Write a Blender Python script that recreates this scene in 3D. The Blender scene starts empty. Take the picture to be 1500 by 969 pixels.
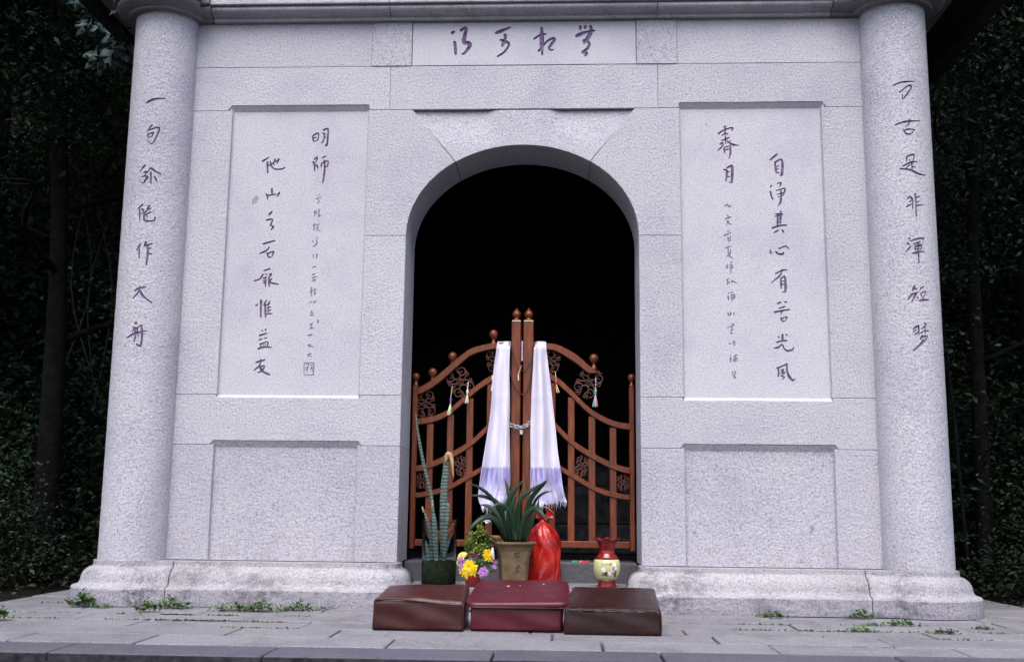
import bpy, bmesh, math, random
import numpy as np
from mathutils import Vector, Matrix, noise
from mathutils.geometry import delaunay_2d_cdt

SC = bpy.context.scene
COL = SC.collection
R = math.radians
PI = math.pi
random.seed(7)
rng = np.random.default_rng(11)

# ------------------------------------------------------------------ camera
cam_d = bpy.data.cameras.new("camera")
cam = bpy.data.objects.new("camera", cam_d)
COL.objects.link(cam)
SC.camera = cam
cam_d.sensor_width = 36.0
cam_d.lens = 1543.1 / 1500 * 36
cam_d.clip_start = 0.05
cam_d.clip_end = 500
cam_d.dof.use_dof = True
cam_d.dof.focus_distance = 6.0
cam_d.dof.aperture_fstop = 3.2
cam.location = (0.239, -6.0, 0.57)
_p, _y, _r = R(9.28), R(2.77), R(0.63)
_f = Vector((-math.sin(_y) * math.cos(_p), math.cos(_y) * math.cos(_p), math.sin(_p)))
_ri = Vector((math.cos(_y), math.sin(_y), 0))
_u = _ri.cross(_f)
_r2 = _ri * math.cos(_r) + _u * math.sin(_r)
_u2 = -_ri * math.sin(_r) + _u * math.cos(_r)
cam.rotation_euler = Matrix((_r2, _u2, -_f)).transposed().to_euler()

# ------------------------------------------------------------------ light: overcast, from the clearing in front
SUN_EL, SUN_AZ = 59, 186          # azimuth measured so that 180 = in front of the shrine (-Y)
w = bpy.data.worlds.new("World")
SC.world = w
w.use_nodes = True
nt = w.node_tree
bg = nt.nodes['Background']
sky = nt.nodes.new('ShaderNodeTexSky')
sky.sky_type = 'NISHITA'
sky.sun_disc = False
sky.sun_elevation = R(SUN_EL)
sky.sun_rotation = R(SUN_AZ)
sky.air_density = 1.0
sky.dust_density = 2.5
nt.links.new(sky.outputs[0], bg.inputs[0])
bg.inputs[1].default_value = 0.14
sd = bpy.data.lights.new("sun", 'SUN')
sd.energy = 1.5
sd.angle = R(48)
sd.color = (1.0, 0.965, 0.965)
sun = bpy.data.objects.new("sun", sd)
COL.objects.link(sun)
_az = R(SUN_AZ)
_sd = Vector((math.sin(_az) * math.cos(R(SUN_EL)), math.cos(_az) * math.cos(R(SUN_EL)), math.sin(R(SUN_EL))))
sun.rotation_euler = _sd.to_track_quat('Z', 'Y').to_euler()
SC.view_settings.view_transform = 'Standard'
SC.view_settings.look = 'None'
SC.view_settings.exposure = 1.46
SC.view_settings.gamma = 1.0
SC.render.engine = 'CYCLES'
SC.render.resolution_x = 1024
SC.render.resolution_y = 661

# ------------------------------------------------------------------ helpers
def tag(o, label=None, cat=None, group=None, kind=None):
    if label: o['label'] = label
    if cat: o['category'] = cat
    if group: o['group'] = group
    if kind: o['kind'] = kind
    return o

def empty(name, loc, label=None, cat=None, group=None, rz=0.0):
    o = bpy.data.objects.new(name, None)
    COL.objects.link(o)
    o.location = loc
    o.rotation_euler[2] = rz
    o.empty_display_size = 0.1
    bpy.context.view_layer.update()
    return tag(o, label, cat, group)

def add(name, me, mat=None, parent=None, smooth=False, local=False):
    """link mesh as object. vertices are world coordinates unless local=True (then parent space)"""
    o = bpy.data.objects.new(name, me)
    COL.objects.link(o)
    if mat is not None and not me.materials:
        me.materials.append(mat)
    if smooth:
        me.polygons.foreach_set('use_smooth', [True] * len(me.polygons))
    if parent is not None:
        o.parent = parent
        if not local:
            o.matrix_parent_inverse = WM(parent).inverted()
    return o

def WM(o):
    m = Matrix.LocRotScale(o.location, o.rotation_euler, o.scale)
    if o.parent:
        m = WM(o.parent) @ o.matrix_parent_inverse @ m
    return m

def mesh(name, vs, fs):
    me = bpy.data.meshes.new(name)
    me.from_pydata([tuple(v) for v in vs], [], fs)
    me.update()
    return me

def join(parts):
    V, F = [], []
    for v, f in parts:
        n = len(V)
        V += [tuple(a) for a in v]
        F += [tuple(i + n for i in q) for q in f]
    return V, F

def boxd(x0, x1, y0, y1, z0, z1, b=0.0):
    """box vertices/faces, optionally with a small chamfer"""
    if b <= 0:
        v = [(x, y, z) for z in (z0, z1) for y in (y0, y1) for x in (x0, x1)]
        f = [(0, 2, 3, 1), (4, 5, 7, 6), (0, 1, 5, 4), (2, 6, 7, 3), (0, 4, 6, 2), (1, 3, 7, 5)]
        return v, f
    bm = bmesh.new()
    vv, ff = boxd(x0, x1, y0, y1, z0, z1)
    bv = [bm.verts.new(p) for p in vv]
    for q in ff: bm.faces.new([bv[i] for i in q])
    bmesh.ops.bevel(bm, geom=bm.edges[:], offset=b, segments=1, affect='EDGES', profile=0.5)
    bm.verts.index_update()
    r = ([tuple(v.co) for v in bm.verts], [tuple(x.index for x in f.verts) for f in bm.faces])
    bm.free()
    return r

def catmull(pts, n):
    pts = [Vector(p) for p in pts]
    if len(pts) < 3:
        out = []
        for i in range(len(pts) - 1):
            for k in range(n): out.append(pts[i].lerp(pts[i + 1], k / n))
        out.append(pts[-1]); return out
    P = [pts[0] * 2 - pts[1]] + pts + [pts[-1] * 2 - pts[-2]]
    out = []
    for i in range(1, len(P) - 2):
        a, b, c, d = P[i - 1], P[i], P[i + 1], P[i + 2]
        for k in range(n):
            t = k / n
            out.append(0.5 * ((2 * b) + (c - a) * t + (2 * a - 5 * b + 4 * c - d) * t * t + (-a + 3 * b - 3 * c + d) * t ** 3))
    out.append(pts[-1])
    return out

def tube(pts, rad, seg=6, caps=True):
    pts = [Vector(p) for p in pts]
    n = len(pts)
    rs = rad if isinstance(rad, (list, tuple)) else [rad] * n
    V, F = [], []
    up = Vector((0, 0, 1))
    prev = None
    for i, p in enumerate(pts):
        t = (pts[min(i + 1, n - 1)] - pts[max(i - 1, 0)])
        if t.length < 1e-9: t = Vector((0, 0, 1))
        t.normalize()
        if prev is None:
            a = t.cross(up)
            if a.length < 1e-3: a = t.cross(Vector((1, 0, 0)))
        else:
            a = prev - t * prev.dot(t)
            if a.length < 1e-4: a = t.cross(up)
        a.normalize(); prev = a
        b = t.cross(a)
        for k in range(seg):
            an = 2 * PI * k / seg
            V.append(p + (a * math.cos(an) + b * math.sin(an)) * rs[i])
    for i in range(n - 1):
        for k in range(seg):
            k2 = (k + 1) % seg
            F.append((i * seg + k, i * seg + k2, (i + 1) * seg + k2, (i + 1) * seg + k))
    if caps:
        F.append(tuple(range(seg - 1, -1, -1)))
        F.append(tuple((n - 1) * seg + k for k in range(seg)))
    return V, F

def lathe(prof, seg=32, c=(0, 0, 0), fn=None):
    """prof: (r, z) bottom to top"""
    V, F = [], []
    for j, (r, z) in enumerate(prof):
        for k in range(seg):
            a = 2 * PI * k / seg
            rr = r
            if fn: rr, zz = fn(a, r, z, j)
            else: zz = z
            V.append((c[0] + rr * math.cos(a), c[1] + rr * math.sin(a), c[2] + zz))
    for j in range(len(prof) - 1):
        for k in range(seg):
            k2 = (k + 1) % seg
            F.append((j * seg + k, j * seg + k2, (j + 1) * seg + k2, (j + 1) * seg + k))
    F.append(tuple(range(seg - 1, -1, -1)))
    F.append(tuple((len(prof) - 1) * seg + k for k in range(seg)))
    return V, F

def sweep(prof, path, close_back=None):
    """prof: (offset, z); path: (x, y, nx, ny)"""
    V, F = [], []
    m = len(prof)
    for (x, y, nx, ny) in path:
        for (p, z) in prof:
            V.append((x + nx * p, y + ny * p, z))
    for i in range(len(path) - 1):
        for j in range(m - 1):
            F.append((i * m + j, (i + 1) * m + j, (i + 1) * m + j + 1, i * m + j + 1))
    F.append(tuple(range(m - 1, -1, -1)))
    F.append(tuple((len(path) - 1) * m + j for j in range(m)))
    return V, F

def smoothstep(a, b, x):
    t = max(0.0, min(1.0, (x - a) / (b - a)))
    return t * t * (3 - 2 * t)

# ------------------------------------------------------------------ materials
MATS = {}
def newmat(name, rough=0.6, spec=0.3):
    m = bpy.data.materials.new(name)
    m.use_nodes = True
    b = m.node_tree.nodes['Principled BSDF']
    b.inputs['Roughness'].default_value = rough
    b.inputs['Specular IOR Level'].default_value = spec
    MATS[name] = m
    return m, m.node_tree, b

def N(nt, t, **kw):
    n = nt.nodes.new(t)
    for k, v in kw.items(): setattr(n, k, v)
    return n

def noise_n(nt, vec, scale, detail=4, rough=0.6):
    n = N(nt, 'ShaderNodeTexNoise')
    n.inputs['Scale'].default_value = scale
    n.inputs['Detail'].default_value = detail
    n.inputs['Roughness'].default_value = rough
    nt.links.new(vec, n.inputs['Vector'])
    return n.outputs['Fac']

def ramp(nt, fac, stops):
    r = N(nt, 'ShaderNodeValToRGB')
    els = r.color_ramp.elements
    while len(els) < len(stops): els.new(0.5)
    for e, (p, c) in zip(els, stops):
        e.position = p
        e.color = (*c, 1) if len(c) == 3 else c
    nt.links.new(fac, r.inputs[0])
    return r.outputs[0]

def mixc(nt, fac, a, b, mode='MIX'):
    m = N(nt, 'ShaderNodeMix')
    m.data_type = 'RGBA'
    m.blend_type = mode
    for s, v in ((0, fac), (6, a), (7, b)):
        if isinstance(v, (int, float)): m.inputs[s].default_value = v
        elif isinstance(v, tuple): m.inputs[s].default_value = (*v, 1)
        else: nt.links.new(v, m.inputs[s])
    return m.outputs[2]

def geo_pos(nt):
    return N(nt, 'ShaderNodeNewGeometry').outputs['Position']

def bump(nt, b, h, dist, strength=1.0, prev=None):
    n = N(nt, 'ShaderNodeBump')
    n.inputs['Distance'].default_value = dist
    n.inputs['Strength'].default_value = strength
    nt.links.new(h, n.inputs['Height'])
    if prev: nt.links.new(prev, n.inputs['Normal'])
    nt.links.new(n.outputs[0], b.inputs['Normal'])
    return n.outputs[0]

def granite(name, base, coarse=1.0, speck=0.5, stain=0.0, bumpd=0.004, tone=0.08, rust=0.0, spotscale=120):
    m, nt, b = newmat(name, 0.82, 0.18)
    P = geo_pos(nt)
    oi = N(nt, 'ShaderNodeObjectInfo').outputs['Random']
    # crystals
    n1 = noise_n(nt, P, spotscale, 3, 0.75)
    n2 = noise_n(nt, P, 85 / coarse, 4, 0.72)
    n3 = noise_n(nt, P, 2.2, 5, 0.6)
    dark = tuple(c * 0.36 for c in base)
    light = tuple(min(1, c * 1.30) for c in base)
    c = ramp(nt, n1, [(0.36, dark), (0.455, base), (0.56, base), (0.66, light)])
    c = mixc(nt, speck, base, c)
    sp = ramp(nt, n2, [(0.34, (0.58, 0.56, 0.62)), (0.46, (0.98, 0.98, 1)), (0.56, (1, 1, 1)), (0.68, (1.14, 1.14, 1.12))])
    c = mixc(nt, 0.9, c, sp, 'MULTIPLY')
    cl = ramp(nt, n3, [(0.3, (0.87, 0.86, 0.90)), (0.5, (1, 1, 1)), (0.75, (1.05, 1.04, 1.02))])
    c = mixc(nt, 1.0, c, cl, 'MULTIPLY')
    n4 = noise_n(nt, P, 7.5, 6, 0.75)
    c = mixc(nt, 0.55 if stain > 0 or coarse > 0.9 else 0.12, c, ramp(nt, n4, [(0.30, (0.72, 0.72, 0.80)), (0.42, (1, 1, 1))]), 'MULTIPLY')
    mr = N(nt, 'ShaderNodeMapRange')
    mr.inputs[3].default_value = 1 - tone
    mr.inputs[4].default_value = 1 + tone * 0.6
    nt.links.new(oi, mr.inputs[0])
    cm = N(nt, 'ShaderNodeCombineColor')
    for i in range(3): nt.links.new(mr.outputs[0], cm.inputs[i])
    c = mixc(nt, 1.0, c, cm.outputs[0], 'MULTIPLY')
    if stain > 0:
        s1 = noise_n(nt, P, 3.3, 6, 0.72)
        s2 = noise_n(nt, P, 26, 5, 0.8)
        ma = N(nt, 'ShaderNodeMath', operation='MULTIPLY')
        r1 = ramp(nt, s1, [(0.49, (0, 0, 0)), (0.60, (1, 1, 1))])
        r2 = ramp(nt, s2, [(0.40, (0, 0, 0)), (0.56, (1, 1, 1))])
        nt.links.new(r1, ma.inputs[0]); nt.links.new(r2, ma.inputs[1])
        mb = N(nt, 'ShaderNodeMath', operation='MULTIPLY')
        nt.links.new(ma.outputs[0], mb.inputs[0]); mb.inputs[1].default_value = stain
        c = mixc(nt, mb.outputs[0], c, (0.11, 0.105, 0.12))
        y1 = noise_n(nt, P, 7, 4, 0.6)
        yr = ramp(nt, y1, [(0.5, (0, 0, 0)), (0.8, (0.3, 0.3, 0.3))])
        c = mixc(nt, yr, c, tuple(x * y for x, y in zip(base, (1.0, 0.96, 0.90))))
    if rust > 0:
        g = N(nt, 'ShaderNodeSeparateXYZ')
        nt.links.new(P, g.inputs[0])
        rr = N(nt, 'ShaderNodeMapRange')
        rr.inputs[1].default_value = 0.42; rr.inputs[2].default_value = 0.235
        nt.links.new(g.outputs[2], rr.inputs[0])
        q = noise_n(nt, P, 9, 5, 0.7)
        qr = ramp(nt, q, [(0.48, (0, 0, 0)), (0.7, (1, 1, 1))])
        mm = N(nt, 'ShaderNodeMath', operation='MULTIPLY')
        nt.links.new(rr.outputs[0], mm.inputs[0]); nt.links.new(qr, mm.inputs[1])
        m2 = N(nt, 'ShaderNodeMath', operation='MULTIPLY')
        nt.links.new(mm.outputs[0], m2.inputs[0]); m2.inputs[1].default_value = rust
        c = mixc(nt, m2.outputs[0], c, (0.30, 0.20, 0.155))
    nt.links.new(c, b.inputs['Base Color'])
    h1 = noise_n(nt, P, 62 / coarse, 5, 0.72)
    pr = bump(nt, b, h1, bumpd * 1.7, 1.0)
    h2 = noise_n(nt, P, 160 / coarse, 3, 0.7)
    bump(nt, b, h2, bumpd * 0.7, 1.0, pr)
    return m

G_WALL = granite('granite_wall', (0.474, 0.462, 0.506), 1.0, 0.62, 0.0, 0.0065, 0.05, 0.35)
G_PANEL = granite('granite_panel_fine', (0.435, 0.425, 0.462), 0.55, 0.55, 0.0, 0.0018, 0.02, 0)
G_PILLAR = granite('granite_pillar', (0.466, 0.454, 0.500), 1.15, 0.62, 0.0, 0.0065, 0.02, 0.3)
G_ROUGH = granite('granite_lower', (0.480, 0.464, 0.516), 1.2, 0.75, 0.0, 0.0095, 0.05, 0.5)
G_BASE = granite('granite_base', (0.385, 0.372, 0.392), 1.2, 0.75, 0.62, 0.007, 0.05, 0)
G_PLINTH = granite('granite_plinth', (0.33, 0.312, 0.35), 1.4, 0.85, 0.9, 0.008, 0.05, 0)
G_CORN = granite('granite_cornice', (0.42, 0.405, 0.45), 0.8, 0.55, 0.35, 0.003, 0.04, 0)
G_CAP = granite('granite_capital', (0.22, 0.205, 0.225), 0.8, 0.6, 0.3, 0.003, 0.04, 0)
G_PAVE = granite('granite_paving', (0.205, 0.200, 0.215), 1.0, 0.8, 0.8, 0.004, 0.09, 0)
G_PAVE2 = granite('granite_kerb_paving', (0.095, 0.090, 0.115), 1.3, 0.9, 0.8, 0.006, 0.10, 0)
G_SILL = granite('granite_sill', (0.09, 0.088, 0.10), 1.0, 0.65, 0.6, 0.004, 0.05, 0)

def plain(name, col, rough=0.6, spec=0.3, var=0.25, scale=12, bd=0.0, bs=60, **kw):
    m, nt, b = newmat(name, rough, spec)
    P = geo_pos(nt)
    n = noise_n(nt, P, scale, 4, 0.6)
    c = ramp(nt, n, [(0.3, tuple(x * (1 - var) for x in col)), (0.7, tuple(min(1, x * (1 + var)) for x in col))])
    nt.links.new(c, b.inputs['Base Color'])
    if bd > 0:
        h = noise_n(nt, P, bs, 4, 0.6)
        bump(nt, b, h, bd)
    for k, v in kw.items():
        b.inputs[k.replace('_', ' ')].default_value = v
    return m

M_MORTAR = plain('mortar', (0.26, 0.24, 0.25), 0.95, 0.1)
M_JOINT = plain('earth_in_joints', (0.035, 0.030, 0.032), 0.95, 0.05)
M_DARKROOM = plain('chamber_gloom', (0.012, 0.012, 0.016), 0.95, 0.05)  # darkness of the unlit chamber put into the wall colour
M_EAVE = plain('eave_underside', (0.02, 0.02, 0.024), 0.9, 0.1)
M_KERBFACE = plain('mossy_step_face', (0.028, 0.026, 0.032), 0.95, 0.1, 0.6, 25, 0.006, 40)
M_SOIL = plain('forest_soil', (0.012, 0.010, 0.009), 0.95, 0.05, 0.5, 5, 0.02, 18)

def paint_mat(name, col, mixv):
    m, nt, b = newmat(name, 0.7, 0.25)
    P = geo_pos(nt)
    n = noise_n(nt, P, 30, 4, 0.7)
    c = ramp(nt, n, [(0.35, col), (0.75, tuple(x * (1 - mixv) + y * mixv for x, y in zip(col, (0.44, 0.41, 0.47))))])
    nt.links.new(c, b.inputs['Base Color'])
    return m
M_PAINT = paint_mat('faded_violet_paint', (0.060, 0.028, 0.105), 0.42)
M_PAINT_S = paint_mat('worn_violet_paint', (0.12, 0.085, 0.17), 0.5)
M_REDDOT = plain('red_paint_dot', (0.25, 0.04, 0.06), 0.6)

def wood_mat():
    m, nt, b = newmat('varnished_red_wood', 0.38, 0.45)
    P = geo_pos(nt)
    mp = N(nt, 'ShaderNodeMapping')
    mp.inputs['Scale'].default_value = (14, 14, 2.2)
    nt.links.new(P, mp.inputs[0])
    n = noise_n(nt, mp.outputs[0], 4, 5, 0.65)
    n2 = noise_n(nt, P, 3, 3, 0.5)
    c = ramp(nt, n, [(0.3, (0.068, 0.014, 0.005)), (0.55, (0.135, 0.030, 0.009)), (0.75, (0.205, 0.055, 0.017))])
    c = mixc(nt, 0.7, c, ramp(nt, n2, [(0.3, (0.7, 0.7, 0.7)), (0.7, (1.1, 1.05, 1.0))]), 'MULTIPLY')
    nt.links.new(c, b.inputs['Base Color'])
    bump(nt, b, n, 0.001)
    return m
M_WOOD = wood_mat()
M_CARVED = plain('carved_brown_wood', (0.085, 0.033, 0.026), 0.5, 0.3, 0.35, 40)

def leaf_mat(name, col, col2, rough=0.6, spec=0.06, trans=0.25):
    m, nt, b = newmat(name, rough, spec)
    P = geo_pos(nt)
    n = noise_n(nt, P, 1.6, 3, 0.6)
    n2 = N(nt, 'ShaderNodeTexWhiteNoise')
    sn = N(nt, 'ShaderNodeVectorMath', operation='SNAP')
    sn.inputs[1].default_value = (0.05, 0.05, 0.05)
    nt.links.new(P, sn.inputs[0]); nt.links.new(sn.outputs[0], n2.inputs['Vector'])
    ad = N(nt, 'ShaderNodeMath', operation='MULTIPLY_ADD')
    nt.links.new(n2.outputs['Value'], ad.inputs[0]); ad.inputs[1].default_value = 0.35
    nt.links.new(n, ad.inputs[2])
    c = ramp(nt, ad.outputs[0], [(0.40, tuple(x * 0.55 for x in col)), (0.62, col), (0.88, col2)])
    nt.links.new(c, b.inputs['Base Color'])
    return m
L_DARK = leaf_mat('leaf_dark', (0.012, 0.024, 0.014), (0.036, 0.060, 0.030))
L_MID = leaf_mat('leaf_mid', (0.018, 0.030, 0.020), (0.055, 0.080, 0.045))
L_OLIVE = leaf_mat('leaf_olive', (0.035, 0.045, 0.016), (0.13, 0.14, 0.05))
L_GREY = leaf_mat('leaf_grey_green', (0.085, 0.125, 0.110), (0.16, 0.22, 0.19), 0.4, 0.5)
L_WEED = leaf_mat('weed_green', (0.040, 0.085, 0.025), (0.105, 0.175, 0.055))
M_BARK = plain('dark_bark', (0.0065, 0.006, 0.006), 0.95, 0.1, 0.5, 14, 0.012, 30)
M_TWIG = plain('pale_twig', (0.045, 0.042, 0.04), 0.9, 0.1)
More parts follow.
